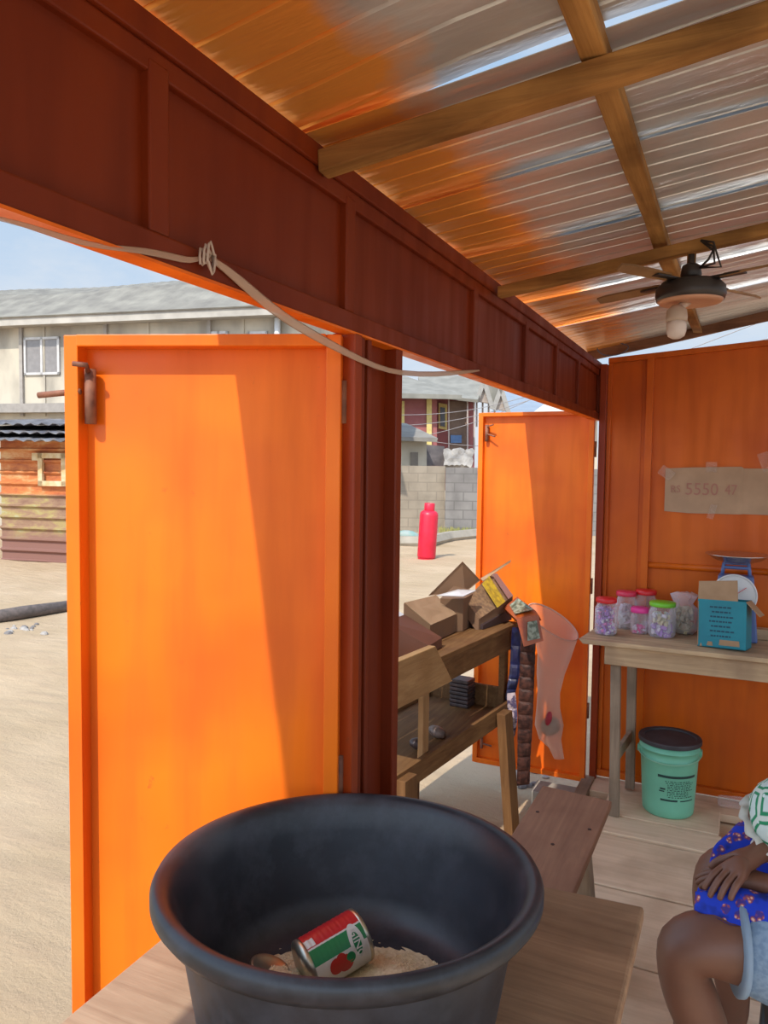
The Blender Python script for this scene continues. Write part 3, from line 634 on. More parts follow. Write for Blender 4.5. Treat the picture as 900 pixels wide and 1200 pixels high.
m = MB(); dbx(m, .02, 1.23, .012, .03, .715, .815); m.build('apron', W_ds, ds, bevel=.002)
a1, z1_ = onD(510, 757, -.02); a2, z2_ = onD(530, 798, -.02)
m = MB(); A0, A1_ = a2, a1
m.hexa([DP(a2, -.022, z2_), DP(1.24, -.022, z2_), DP(1.24, .01, z2_), DP(a2, .01, z2_), DP(a1, -.022, z1_), DP(1.24, -.022, z1_), DP(1.24, .01, z1_), DP(a1, .01, z1_)])
m.build('side_board', W_pale, ds, bevel=.003)
aF, zF = onD(594, 841, .0); aN, zN = onD(484, 926, .0); aT, zT_ = onD(594, 821, .0)
print('shelf', aF, zF, aN, zN, zT_, 'post', onD(497, 880), onD(512, 815), 'fan', onz(738, 320, 2.11), onz(703, 354, 2.08), onz(900, 318, 2.11), onz(900, 345, 2.11), ony(808, 345, 2.33))
zs = (zF+zN)/2
m = MB(); dbx(m, .05, 1.2, 0, .022, zs, zs+.085); dbx(m, .05, 1.2, .022, .46, zs+.005, zs+.025); dbx(m, .05, 1.2, .46, .48, zs, zs+.05); m.build('shelf', W_ds, ds, bevel=.002)
m = MB(); dbx(m, .03, .05, .0, .48, zs, zs+.13); m.build('end_board', W_ds, ds, bevel=.002)
ap, _ = onD(505, 850)
m = MB(); dbx(m, ap-.025, ap+.025, .022, .045, zs-.0, .715); m.build('post', W_paleZ, ds, bevel=.002)
m = MB(); dbx(m, .052, .10, .03, .06, zs+.02, .715); m.build('post', W_ds, ds, bevel=.002)
def dleg(a0, b0, z0, a1, b1, z1):
    mb = MB(); q = [(-.045, -.022), (.045, -.022), (.045, .022), (-.045, .022)]
    mb.hexa([DP(a0+i, b0+j, z0) for i, j in q]+[DP(a1+i, b1+j, z1) for i, j in q]); mb.build('leg', W_dsZ, ds, bevel=.002)
af, zf = onD(595, 972, -.03)
dleg(.16, -.055, GZ-.03, .22, -.024, zs+.07); dleg(.13, .52, GZ-.03, .16, .494, zs+.07)
dleg(1.16, -.045, GZ-.03, 1.13, -.014, zs+.07); dleg(1.16, .52, GZ-.03, 1.13, .494, zs+.07)
# cartons
def q4(l): return [ond(*p) for p in l]
def carton(T, zb, mt_, label, top=None, extra=()):
    T = q4(T); lo = [Vector((p.x, p.y, zb if zb > 0 else p.z+zb)) for p in T]
    og = sum(lo, Vector())/4; root = empty('carton', og, label, 'carton', None)
    m = MB(); m.hexa(lo+T); m.build('carton_body', mt_, root, bevel=.0015)
    nrm = (T[1]-T[0]).cross(T[3]-T[0]).normalized()
    if nrm.z < 0: nrm = -nrm
    if top:
        m = MB(); m.prism([p+nrm*.001 for p in T], nrm*.004); m.build('flap', top, root)
    for nm, qd, mm in extra:
        qd = q4(qd); n2 = (qd[1]-qd[0]).cross(qd[3]-qd[0]).normalized()
        m = MB(); m.prism([p-n2*.002 for p in qd], n2*.004); m.build(nm, mm, root)
    return root
prn = mat('printed_card', (.28, .17, .09), .6, 0, (.17, .10, .06), 60, lo=.4, hi=.6)
yel = mat('yellow_print', (.62, .42, .03), .5, 0, (.30, .20, .03), 40); mau = mat('mauve_print', (.30, .15, .13), .5)
zt2 = .842
carton([(473, 707, 3.2), (504, 733, 3.25), (534, 720, 3.5), (510, 698, 3.5)], zt2, card_d, 'brown carton with closed grey-brown flap, nearest the orange post on the stand', card)  # top in paler card than the body: sky light put into its colour
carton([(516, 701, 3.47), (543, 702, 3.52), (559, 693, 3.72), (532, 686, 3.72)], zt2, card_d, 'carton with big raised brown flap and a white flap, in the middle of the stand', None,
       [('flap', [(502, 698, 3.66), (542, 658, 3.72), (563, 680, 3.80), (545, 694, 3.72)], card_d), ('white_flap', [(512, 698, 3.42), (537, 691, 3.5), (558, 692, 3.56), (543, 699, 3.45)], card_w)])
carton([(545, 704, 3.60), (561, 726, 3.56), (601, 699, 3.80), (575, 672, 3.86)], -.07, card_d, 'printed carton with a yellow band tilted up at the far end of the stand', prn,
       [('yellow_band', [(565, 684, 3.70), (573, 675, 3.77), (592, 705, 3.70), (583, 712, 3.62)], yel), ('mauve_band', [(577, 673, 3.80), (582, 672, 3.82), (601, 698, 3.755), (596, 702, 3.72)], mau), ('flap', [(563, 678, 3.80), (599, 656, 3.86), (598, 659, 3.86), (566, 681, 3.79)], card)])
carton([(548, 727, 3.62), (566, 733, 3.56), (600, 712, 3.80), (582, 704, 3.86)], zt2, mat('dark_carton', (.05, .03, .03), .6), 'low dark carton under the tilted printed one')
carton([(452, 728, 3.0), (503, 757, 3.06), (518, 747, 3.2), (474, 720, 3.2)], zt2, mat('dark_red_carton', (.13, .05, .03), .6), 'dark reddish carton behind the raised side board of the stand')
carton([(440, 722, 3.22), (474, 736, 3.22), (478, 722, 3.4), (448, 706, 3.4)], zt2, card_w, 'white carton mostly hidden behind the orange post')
# packs on the shelf
m = MB(); qa, _ = onD(583, 790, .1)
for k in range(7): dbx(m, .06, .15, .20-.002*(k % 2), .30+.002*(k % 2), zs+.026+.020*k, zs+.026+.020*k+.017)
tag(m.build('sachet_stack', mat('dark_sachet', (.09, .05, .045), .5, 0, (.03, .02, .02), 20), bevel=.004), 'dark stack of sachets at the far end of the lower shelf', 'sachets')
for k, (px, py, cc_, lb) in enumerate(((522, 858, (.30, .20, .16), 'small pale packet lying on the lower shelf of the stand'), (500, 868, (.10, .07, .07), 'small dark packet lying further left on the lower shelf'))):
    a_, _z = onD(px, py, .1); p = DP(a_, .14, zs+.05)
    m = MB(); m.ball(p, (.045, .03, .024), Rm(.2, .3, k), 10, 6); tag(m.build('packet', mat('packet_%s' % ('pale', 'dark')[k], cc_, .4, 0, tuple(x*.4 for x in cc_), 40), smooth=True), lb, 'packet')
# hanging strips
def strip(pts, D, wd, n, mt_, name, label, th=.010):
    P = [ond(x, y, D) for x, y in pts]; mb = MB(); k = len(P)-1; rows = n*6
    def at(t): f = min(t*k, k-1e-6); i = int(f); return P[i].lerp(P[i+1], f-i)
    vs = []
    for i in range(rows+1):
        t = i/rows; c = at(t); ph = (t*n) % 1; th_ = .0015+th*abs(math.sin(PI*t*n))**.6; w_ = wd/2*(1 if abs(math.sin(PI*t*n)) > .15 else .96)
        tw = .35*math.sin(t*5+pts[0][0]); s_ = R0*math.cos(tw)+F0*math.sin(tw); n_ = F0*math.cos(tw)-R0*math.sin(tw)
        for a, b in ((-1, 0), (-.5, -1), (.5, -1), (1, 0), (.5, 1), (-.5, 1)): vs.append(c + s_*a*w_ + n_*b*th_/2)
    mb.add(vs, [(i*6+j, i*6+(j+1) % 6, i*6+6+(j+1) % 6, i*6+6+j) for i in range(rows) for j in range(6)] + [tuple(range(6)), tuple(range(rows*6, rows*6+6))])
    tag(mb.build(name, mt_, smooth=False), label, 'sachets')
sbr = mat('sachet_brown', (.075, .03, .022), .5, 0, (.03, .014, .012), 45, lo=.4, hi=.6, spec=.15); srd = mat('sachet_rust', (.25, .06, .02), .35, 0, (.10, .02, .01), 30)
sbl = mat('sachet_navy', (.02, .025, .10), .35, 0, (.005, .005, .02), 20); sli = mat('sachet_pale', (.5, .4, .42), .35, 0, (.08, .06, .12), 40, lo=.45, hi=.55)
strip([(609, 752), (599, 815), (595, 890)], 3.70, .045, 9, srd, 'sachet_strip', 'rust coloured sachet strip hanging beside the long brown strip')
strip([(619, 750), (616, 830), (613, 920)], 3.62, .072, 11, sbr, 'sachet_strip', 'longest dark brown sachet strip hanging from the far end of the stand', .014)
strip([(606, 735), (603, 790), (597, 820)], 3.68, .05, 5, sbl, 'sachet_strip', 'navy blue sachet strip hanging closest to the stand corner', .014)
strip([(599, 812), (601, 840), (598, 864)], 3.64, .045, 3, sli, 'sachet_strip', 'short pale and purple sachet strip below the navy one')
# orange bundle draped over the corner
ob = empty('sachet_bundle', ond(612, 757, 3.60), 'orange sachet bundle with green pictures draped over the corner of the stand', 'sachets')
org = mat('sachet_orange', (.42, .09, .012), .35, 0, (.24, .04, .008), 12); pic = mat('sachet_picture', (.26, .28, .20), .4, 0, (.08, .09, .05), 60, lo=.4, hi=.6)
def slab(pts, depth, name, mt_, root=None, **kw):
    P = [ond(*p) for p in pts]; n = (P[1]-P[0]).cross(P[2]-P[0]).normalized()
    if n.dot(F0) < 0: n = -n
    m = MB(); m.prism(P, n*depth); return m.build(name, mt_, root, **kw)
slab([(590, 712, 3.72), (606, 699, 3.74), (628, 716, 3.60), (632, 722, 3.56), (606, 727, 3.56)], .03, 'sachet_layer', org, ob)
slab([(605, 725, 3.56), (631, 721, 3.55), (637, 751, 3.53), (614, 758, 3.53)], .03, 'sachet_layer', org, ob)
slab([(597, 709, 3.70), (607, 701, 3.71), (625, 714, 3.59), (603, 719, 3.59)], .004, 'picture', pic, ob); slab([(618, 729, 3.54), (629, 727, 3.54), (633, 748, 3.52), (618, 751, 3.52)], .004, 'picture', pic, ob)
# translucent net bag on a hoop
hoop = empty('net_bag', ond(643, 890, 3.86), 'translucent pinkish plastic bag hanging from a wire hoop by the far door', 'bag')
lv = [(648, 729, 30, 13, .5), (650, 745, 25, 11, .32), (649, 768, 20, 9, .1), (646, 790, 16.5, 8, 0), (643, 812, 13, 7, 0), (642, 830, 14, 9, 0), (644, 850, 17, 10, 0), (645, 866, 13, 7, 0), (651, 876, 8, 4, 0), (655, 889, 6, 3, 0)]
m = MB(); vs = []; D_ = 3.84; nn = 28
for (x, y, rx, ry, tl) in lv:
    c = ond(x, y, D_)
    for j in range(nn):
        a = 2*PI*j/nn; k = D_/900; wv = 1+.05*math.sin(a*5+y*.1)*(1 if tl < .4 else 0)
        vs.append(c + R0*(rx*k*math.cos(a)*wv) + F0*(-rx*k*.55*math.sin(a)*wv) + Vector((0, 0, -rx*k*math.cos(a)*tl - ry*k*math.sin(a)*(1 if tl > .4 else tl))))
m.add(vs, [(i*nn+j, i*nn+(j+1) % nn, (i+1)*nn+(j+1) % nn, (i+1)*nn+j) for i in range(len(lv)-1) for j in range(nn)])
m.build('bag_film', plastic_clear('net_film', (.85, .62, .52), .34, .5), hoop, smooth=True)
m = MB(); m.tube(vs[:nn]+[vs[0]], .0035, 6, cap=False); m.build('hoop', mat('hoop_wire', (.6, .42, .36), .4), hoop, smooth=True)
m = MB(); m.ball(ond(645, 851, D_), (.05, .035, .055), Rm(.2, .4, .3)); pk_ = m.build('packet', mat('olive_pack', (.20, .15, .09), .5, 0, (.1, .07, .05), 30), smooth=True); tag(pk_, 'olive brown packet at the bottom of the hanging translucent bag', 'packet')
m = MB(); m.ball(ond(643, 842, D_-.045), (.016, .01, .038), Rm(0, .2, 0)); tag(m.build('red_packet', mat('crimson_pack', (.45, .03, .06), .4), smooth=True), 'crimson packet inside the hanging translucent bag', 'packet')
# ------------------------------------------------------------------ ceiling fan
fc = ony(809, 344, 2.12); fz = fc.z
fan = empty('ceiling_fan', (fc.x, fc.y, fz+.18), 'dark ceiling fan with wooden coloured blades and a bulb, hanging from a roof beam', 'fan')
dk = mat('fan_black', (.035, .025, .022), .4); fb = mat('fan_blade_wood', (.32, .17, .07), .5, 0, (.2, .1, .04), 9, (1, 1, 1))
zc_ = Vector((fc.x, fc.y, 0))
m = MB(); m.lathe([(0, .034), (.04, .034), (.07, .028), (.083, .014), (.085, -.006), (.081, -.018), (.065, -.022)], (fc.x, fc.y, fz), 40); m.build('motor_housing', dk, fan, smooth=True)
m = MB(); m.lathe([(.081, -.017), (.074, -.024), (.062, -.026), (.054, -.024), (0, -.026)], (fc.x, fc.y, fz), 40); m.build('bottom_ring', mat('fan_ring', (.60, .30, .18), .35), fan, smooth=True)
m = MB(); m.tube([(fc.x, fc.y, fz+.03), (fc.x, fc.y, roofz(fc.x)-.09)], .011, 10); m.lathe([(.02, .0), (.026, .012), (.022, .035), (.012, .04)], (fc.x, fc.y, fz+.034), 20); m.build('down_rod', dk, fan, smooth=True)
m = MB(); m.bar((fc.x, fc.y, roofz(fc.x)-.13), (fc.x, fc.y, roofz(fc.x)-.085), .014, .02, (1, 0, 0)); m.build('hanging_bracket', W_beam, fan)
for ang, L in ((150, .29), (236, .26), (330, .30), (58, .30)):
    a = rd(ang); d = Vector((math.cos(a), math.sin(a), 0)); p = Vector((-d.y, d.x, 0)); m = MB()
    def fn(u, v): 
        w_ = .010+.006*min(1, u*3)-.008*max(0, u-.85)/.15; s_ = (v-.5)*2
        return Vector((fc.x, fc.y, fz+.030)) + d*(.085+(L-.085)*u) + p*(s_*w_) + Vector((0, 0, s_*.005))
    m.grid(fn, 12, 4); m.build('blade', fb, fan, solid=.005)
    m = MB(); m.bar(Vector((fc.x, fc.y, fz+.028))+d*.06, Vector((fc.x, fc.y, fz+.027))+d*.14, .03, .004); m.build('blade_arm', dk, fan)
bx_ = ony(793, 372, 2.09)
m = MB(); m.lathe([(0, .03), (.012, .03), (.024, .018), (.026, .0), (.026, -.010), (0, -.010)], (bx_.x, 2.09, bx_.z), 24); m.tube([(bx_.x, 2.09, bx_.z+.02), (fc.x-.005, fc.y, fz-.02)], .010, 8); sk = m.build('lamp_socket', mat('socket_cream', (.55, .42, .33), .5), fan, smooth=True)
m = MB(); m.lathe([(0, -.010), (.022, -.010), (.024, -.02), (.024, -.035), (.020, -.047), (.010, -.053), (0, -.054)], (bx_.x, 2.09, bx_.z), 24); m.build('light_bulb', mat('bulb_white', (.78, .66, .60), .35), fan, smooth=True)
m = MB()
for k in range(3): m.tube([(fc.x+.02, fc.y-.01, fz+.06), (fc.x+.04+.015*k, fc.y-.02, fz+.075-.01*k), (fc.x+.05, fc.y-.01, fz+.10+.01*k), (fc.x+.02, fc.y, fz+.13)], .003, 6)
m.build('wires', dk, fan, smooth=True)
# cable loop in the roof corner
m = MB(); c = ony(718, 409, 4.04)
pts = [c + Vector((.075*math.cos(a)*(1+.06*math.sin(a*3)), .01*math.sin(a*2), .032*math.sin(a)+.0)) for a in [rd(-60)+2*PI*1.9*i/40 for i in range(41)]]
m.tube(pts, .003, 6); tag(m.build('cable_loop', mat('cable_grey', (.10, .11, .17), .5), smooth=True), 'thin dark cable loop in the corner between lintel and end wall, against the sky', 'cable')
# polythene strap tied under the lintel
def ribbon(pts, X, ws, name, mt_, label):
    P = [onx(x, y, Xi) for (x, y), Xi in zip(pts, X)]; mb = MB(); vs = []
    for i, p in enumerate(P):
        d = (P[min(i+1, len(P)-1)]-P[max(i-1, 0)]).normalized(); s_ = d.cross(FW).normalized(); n_ = d.cross(s_)
        for a, b in ((-1, 0), (0, .18), (1, 0), (0, -.18)): vs.append(p + s_*a*ws[i]*.85 + n_*b*ws[i]*.35)
    mb.add(vs, [(i*4+j, i*4+(j+1) % 4, i*4+4+(j+1) % 4, i*4+4+j) for i in range(len(P)-1) for j in range(4)])
    o = mb.build(name, mt_, smooth=True, sub=1); tag(o, label, 'strap'); return o
stm = plastic_clear('strap_film', (.62, .42, .30), .5, .45)
ribbon([(-20, 252), (30, 263), (75, 279), (120, 290), (160, 292), (200, 300), (222, 306), (236, 302)], [-.0, -.0, -.0, 0, 0, .0, .004, .004], [.004, .005, .007, .006, .008, .010, .009, .005], 'plastic_strap', stm, 'translucent plastic strap sagging under the lintel at the left edge')
ribbon([(238, 297), (262, 312), (300, 346), (332, 372), (368, 393), (405, 413), (440, 430), (470, 438), (510, 439), (545, 436), (562, 434)], [.004]*11, [.004, .010, .014, .013, .014, .012, .010, .010, .012, .010, .004], 'plastic_strap', stm, 'translucent plastic strap hanging across the top of the orange post')
m = MB(); k0 = onx(242, 303, .008)
for i in range(3):
    m.tube([k0+Vector((.004*i, math.cos(t)*.014*(1-.2*i), math.sin(t)*.010*(1+.3*i)+.006*math.sin(3*t+i))) for t in [6.28*j/14 for j in range(15)]], .0018, 6)
m.tube([k0, k0+Vector((0, .015, .012)), k0+Vector((0, .022, -.004))], .002, 6)
tag(m.build('twine_knot', mat('twine', (.55, .42, .34), .8), smooth=True), 'small knot of pale twine tied on the lintel frame', 'knot')
# ------------------------------------------------------------------ outdoors
gb = lambda px, py: onz(px, py, GZ)
m = MB(); p0, p1 = gb(-60, 738), gb(100, 712)
m.tube([p0+Vector((0, 0, .05)), (p0+p1)/2+Vector((0, 0, .06)), p1+Vector((0, 0, .05))], [.07, .075, .06], 8)
tag(m.build('wooden_pole', mat('dark_pole', (.17, .13, .115), .9, 0, (.10, .08, .07), 20), smooth=True), 'dark weathered pole lying on the sand left of the open door', 'pole')
stm_ = [mat('stone_grey', (.42, .38, .34), .9, 0, (.3, .27, .24), 20), mat('stone_dark', (.2, .18, .17), .9)]
def stone(p, r, k, lab, grp):
    m = MB(); rg = random.Random(k)
    m.ball((0, 0, 0), 1, None, 8, 6); m.v = [Vector((v.x*r*(1+.35*noise.noise(v*1.5+Vector((k, 0, 0)))), v.y*r*.8*(1+.35*noise.noise(v*1.5+Vector((0, k, 0)))), max(-.4, v.z)*r*.6)) + p + Vector((0, 0, r*.2)) for v in m.v]
    tag(m.build('stone', stm_[k % 2]), lab, 'stone', grp)
rg = random.Random(11)
for k in range(14): p = gb(rg.uniform(8, 52), rg.uniform(731, 744)); stone(p, rg.uniform(.02, .05), k, 'small pale stone in the rubble just below the dark pole on the sand', 'rubble below the pole')
for k in range(12): p = gb(rg.uniform(604, 640), rg.uniform(903, 925)); stone(p, rg.uniform(.02, .04), k, 'small grey stone on the sand beneath the hanging sachet strips', 'rubble under the far door')
m = MB(); p = gb(660, 920); m.hexa([(-.25, 3.80, GZ-.02), (-.04, 3.79, GZ-.02), (-.04, 3.96, GZ-.02), (-.26, 3.96, GZ-.02), (-.25, 3.80, -.045), (-.04, 3.79, -.045), (-.04, 3.96, -.045), (-.26, 3.96, -.045)])
tag(m.build('concrete_block', mat('concrete', (.36, .33, .28), .9, 0, (.27, .24, .2), 9, bmp=.3), bevel=.01), 'low concrete block on the ground under the far orange door', 'block')
# block walls
def up(p, z): return Vector((p.x, p.y, z))
def wallseg(pa, pb, zt_, th, name, mt_, label=None, cat=None, kind=None, root=None):
    d = (pb-pa); d.z = 0; d.normalize(); n = Vector((-d.y, d.x, 0));
    if n.dot(F0) < 0: n = -n
    m = MB(); m.hexa([up(pa, GZ-.1), up(pb, GZ-.1), up(pb, GZ-.1)+n*th, up(pa, GZ-.1)+n*th, up(pa, zt_), up(pb, zt_), up(pb, zt_)+n*th, up(pa, zt_)+n*th])
    o = m.build(name, mt_, root); return tag(o, label, cat, None, kind)
def brick_mat(name, c, c2, mort, sc=1):
    m, t, b, o = nt(name); b.inputs['Roughness'].default_value = .9
    br = N(t, 'ShaderNodeTexBrick', Color1=c4(c), Color2=c4(c2), Mortar=c4(mort)); br.inputs['Scale'].default_value = sc; br.inputs['Brick Width'].default_value = .45; br.inputs['Row Height'].default_value = .24; br.inputs['Mortar Size'].default_value = .015
    mp = coords(t, (1, 1, 1), (rd(90), 0, 0)); tcs = N(t, 'ShaderNodeSeparateXYZ'); tc = N(t, 'ShaderNodeTexCoord'); t.links.new(tc.outputs['Object'], tcs.inputs[0])
    cb = N(t, 'ShaderNodeCombineXYZ'); t.links.new(tcs.outputs[0], cb.inputs[0]); t.links.new(tcs.outputs[2], cb.inputs[1]); t.links.new(cb.outputs[0], br.inputs[0])
    n = N(t, 'ShaderNodeTexNoise', Scale=2.5, Detail=6); t.links.new(tc.outputs['Object'], n.inputs[0])
    t.links.new(mixc(t, ramp(t, n.outputs[0], [(.4, (0, 0, 0)), (.7, (.6, .6, .6))]), br.outputs[0], tuple(x*.6 for x in c2)), b.inputs['Base Color']); return m
bw1 = brick_mat('block_wall_light', (.34, .29, .225), (.31, .26, .20), (.26, .22, .17)); bw2 = brick_mat('block_wall_dark', (.25, .235, .22), (.21, .195, .185), (.16, .15, .14))
wz = ond(500, 546, 20.5).z
wallseg(ond(440, 600, 20.5), ond(521, 600, 20.5), wz, .2, 'block_wall', bw1, 'lighter sandy block wall behind the red gas cylinder', 'wall')
wallseg(ond(521.5, 600, 20.3), ond(720, 600, 20.0), wz-.03, .2, 'block_wall', bw2, 'darker grey block wall section left of the far orange door', 'wall')
m = MB()
pts = [gb(468, 640), gb(500, 640), gb(525, 634), gb(560, 630)]
m.tube([p+Vector((0, 0, .08)) for p in pts], .16, 6); tag(m.build('kerb', mat('kerb_concrete', (.40, .35, .28), .9, 0, (.3, .26, .2), 3)), 'low rough kerb behind the red gas cylinder', 'kerb')
gm = MB(); rg = random.Random(4)
for i in range(420):
    p = gb(rg.uniform(515, 556), rg.uniform(624, 626.5)); hgt = rg.uniform(.05, .22); dx = rg.uniform(-.06, .06)
    gm.add([p+Vector((-.02, 0, 0)), p+Vector((.02, 0, 0)), p+Vector((dx, .02, hgt))], [(0, 1, 2)])
tag(gm.build('grass', mat('dry_grass', (.20, .24, .06), .8, 0, (.32, .28, .10), 3), weld=False), 'sparse low grass growing at the foot of the grey block wall', 'grass', kind='stuff')
m = MB(); p = gb(478, 632); m.ball(p+Vector((0, 0, .08)), (.30, .12, .14), Rm(0, .1, .3)); tag(m.build('tarpaulin', mat('green_tarp', (.16, .34, .30), .6, 0, (.3, .36, .34), 5), smooth=True), 'crumpled greenish tarpaulin on the ground left of the gas cylinder', 'tarpaulin')
# gas cylinder
gp = gb(499.5, 655); redg = mat('cylinder_red', (.70, .015, .05), .4, 0, (.58, .01, .035), 6); k = 14.6/900
gc = empty('gas_cylinder', gp, 'tall red gas cylinder standing alone on the sand', 'gas cylinder')
Qg = Rm(0, rd(3), 0)
m = MB(); m.lathe([(0, .02), (.165, .02), (.175, .06), (.175, .84), (.162, .89), (.12, .925), (.03, .94), (0, .94)], gp, 28, m=Qg); m.build('tank', redg, gc, smooth=True)
m = MB(); m.lathe([(.095, .90), (.10, .91), (.10, 1.06), (.095, 1.065), (.09, 1.06), (.09, .91)], gp, 24, m=Qg); m.build('collar', redg, gc, smooth=True)
m = MB(); m.lathe([(.15, 0), (.165, 0), (.165, .06), (.15, .06)], gp, 24, m=Qg); m.build('foot_ring', redg, gc)
m = MB(); m.lathe([(0, .94), (.03, .94), (.03, .98), (.02, 1.0), (0, 1.0)], gp, 12, m=Qg); m.build('valve', mat('brass', (.5, .4, .2), .4, .8), gc)
# rusty shack
def shack_mat():
    m, t, b, o = nt('rusty_sheet'); b.inputs['Roughness'].default_value = .8
    tc = N(t, 'ShaderNodeTexCoord'); sx = N(t, 'ShaderNodeSeparateXYZ'); t.links.new(tc.outputs['Object'], sx.inputs[0])
    n = N(t, 'ShaderNodeTexNoise', Scale=1.6, Detail=7, Roughness=.7); t.links.new(coords(t, (1, 1, 2.5)), n.inputs[0])
    top_ = ramp(t, n.outputs[0], [(.35, (.34, .085, .035)), (.52, (.55, .18, .05)), (.68, (.68, .42, .20))])
    low = ramp(t, n.outputs[0], [(.35, (.21, .11, .075)), (.50, (.31, .19, .115)), (.58, (.37, .29, .11)), (.72, (.38, .43, .33))])
    ma = N(t, 'ShaderNodeMapRange'); ma.inputs[1].default_value = 1.16; ma.inputs[2].default_value = 1.2; t.links.new(sx.outputs[2], ma.inputs[0])
    mb_ = N(t, 'ShaderNodeMapRange'); mb_.inputs[1].default_value = .35; mb_.inputs[2].default_value = .55; t.links.new(sx.outputs[2], mb_.inputs[0])
    lo2 = mixc(t, mb_.outputs[0], (.23, .11, .085), low)
    t.links.new(mixc(t, ma.outputs[0], lo2, top_), b.inputs['Base Color']); return m
sa, sb = gb(3, 655), gb(96, 660)
shp = sb-sa; shp.z = 0; sl_ = shp.length; sd = shp.normalized(); sn = Vector((-sd.y, sd.x, 0)); sn = sn if sn.dot(F0) > 0 else -sn
k = sa.dot(F0) - CAM.dot(F0); sh_h = ond(40, 513, (sa+shp*.4-CAM).dot(F0)).z
sh = empty('shack', sa+shp*.5, 'rusty corrugated sheet shack with a white painted window frame', 'shack')
m = MB(); nb = 11; th_ = sh_h-GZ; L = sl_+1.6
def sp(a, b, z): return sa + sd*a + sn*b + Vector((0, 0, z-GZ))
pr = []
for i in range(nb):
    z0_ = GZ + th_*i/nb; z1_ = GZ + th_*(i+1)/nb; pr += [(-.05, z0_), (.0, z0_+.02), (-.0, z1_-.06), (-.05, z1_-.02)]
m.add([sp(0, b, z) for b, z in pr]+[sp(L, b, z) for b, z in pr], [(i, i+1, i+1+len(pr), i+len(pr)) for i in range(len(pr)-1)]); m.build('front_sheet', shack_mat(), sh, solid=.01)
m = MB(); m.hexa([sp(0, .02, GZ), sp(L, .02, GZ), sp(L, 3, GZ), sp(0, 3, GZ), sp(0, .02, sh_h), sp(L, .02, sh_h), sp(L, 3, sh_h+.25), sp(0, 3, sh_h+.25)]); m.build('side_wall', mat('shack_side', (.22, .13, .09), .85), sh)
m = MB()
def onS(px, py): d = ray(px, py); t = (sa-CAM).dot(sn)/d.dot(sn); p = CAM+d*t; return ((p-sa).dot(sd), p.z)
x0, z1_ = onS(48, 531); x1, z0_ = onS(81, 570); w_ = .09
for a0, a1, b0, b1 in ((x0, x1, z1_-w_, z1_), (x0, x1, z0_, z0_+w_), (x0, x0+w_, z0_, z1_), (x1-w_, x1, z0_, z1_), (x0-.12, x0, z1_-w_-.04, z1_)): m.hexa([sp(a0, -.09, b0), sp(a1, -.09, b0), sp(a1, -.03, b0), sp(a0, -.03, b0), sp(a0, -.09, b1), sp(a1, -.09, b1), sp(a1, -.03, b1), sp(a0, -.03, b1)])
m.build('window_frame', mat('white_paint', (.72, .62, .42), .8, 0, (.55, .35, .15), 6), sh)
gsh = mat('grey_roof_sheet', (.30, .29, .29), .6, .3, (.12, .11, .115), 3, (1, 1, 1))
m = MB()
for k, (b0, z0_, b1, z1_) in enumerate(((-.55, sh_h-.04, 1.2, sh_h+.14), (-.30, sh_h+.10, 2.0, sh_h+.32), (-.1, sh_h+.26, 3.2, sh_h+.52))):
    nn = 60; vs = []
    for i in range(nn+1):
        a = -.9+(L+1.2-.5*k*0)*i/nn-.3*k; zz = .022*math.cos(i*1.9)-.05*i/nn
        vs += [sp(a, b0, z0_+zz), sp(a, b1, z1_+zz)]
    m.add(vs, [(2*i, 2*i+1, 2*i+3, 2*i+2) for i in range(nn)])
m.build('roof_sheet', gsh, sh, solid=.012)
# two storey building far left
DB = 17.5
cream = mat('stained_plaster', (.54, .48, .38), .9, 0, (.31, .275, .225), 1.2, (1, 1, .5), lo=.35, hi=.6); asb = mat('asbestos_roof', (.27, .25, .205), .9, 0, (.17, .155, .13), 2, (1, 1, 1), bmp=.4)
ea, eb = onz(-120, 379, 5.1), onz(345, 358.5, 5.1); bd = (eb-ea); bd.z = 0; BL = bd.length; bd.normalize(); bn = Vector((-bd.y, bd.x, 0)); bn = bn if bn.dot(F0) > 0 else -bn
def bpnt(a, b, z): return Vector((ea.x, ea.y, 0)) + bd*a + bn*b + Vector((0, 0, z))
wo = .45
def onB(px, py, b=wo): d = ray(px, py); p0 = bpnt(0, b, 0); t = (p0-CAM).dot(bn)/d.dot(bn); p = CAM+d*t; return ((p-p0).dot(bd), p.z)
bl = empty('residential_building', bpnt(BL/2, 4, GZ), 'grey-cream two storey building with a pale ribbed roof behind the shack', 'building')
def bb2(mb, a0, a1, b0, b1, z0, z1): return mb.hexa([bpnt(a0, b0, z0), bpnt(a1, b0, z0), bpnt(a1, b1, z0), bpnt(a0, b1, z0), bpnt(a0, b0, z1), bpnt(a1, b0, z1), bpnt(a1, b1, z1), bpnt(a0, b1, z1)])
m = MB(); bb2(m, .3, BL, wo, 8, GZ-.1, 5.2); m.build('wall', cream, bl)
m = MB(); bb2(m, 0, BL+.5, 0, .06, 4.93, 5.14); bb2(m, 0, BL+.5, .06, wo, 4.95, 4.98); m.build('fascia', mat('fascia_pale', (.50, .46, .40), .8, 0, (.34, .31, .27), 2), bl)
zr_ = onB(110, 334, 3.2)[1]
m = MB(); nn = 150; vs = []
for i in range(nn+1):
    a = -.2+(BL+.9)*i/nn; zz = .012*math.cos(i*PI*.5) + .05*math.sin(i*.09)
    vs += [bpnt(a, -.05, 5.12), bpnt(a-.25, 1.6, 5.12+(zr_-5.12)*.62+zz), bpnt(a-.5, 3.4, zr_+zz*.6), bpnt(a-.5, 8, 5.1)]
m.add(vs, [(4*i+j, 4*i+j+1, 4*i+j+5, 4*i+j+4) for i in range(nn) for j in range(3)]); m.build('roof', asb, bl, solid=.03)
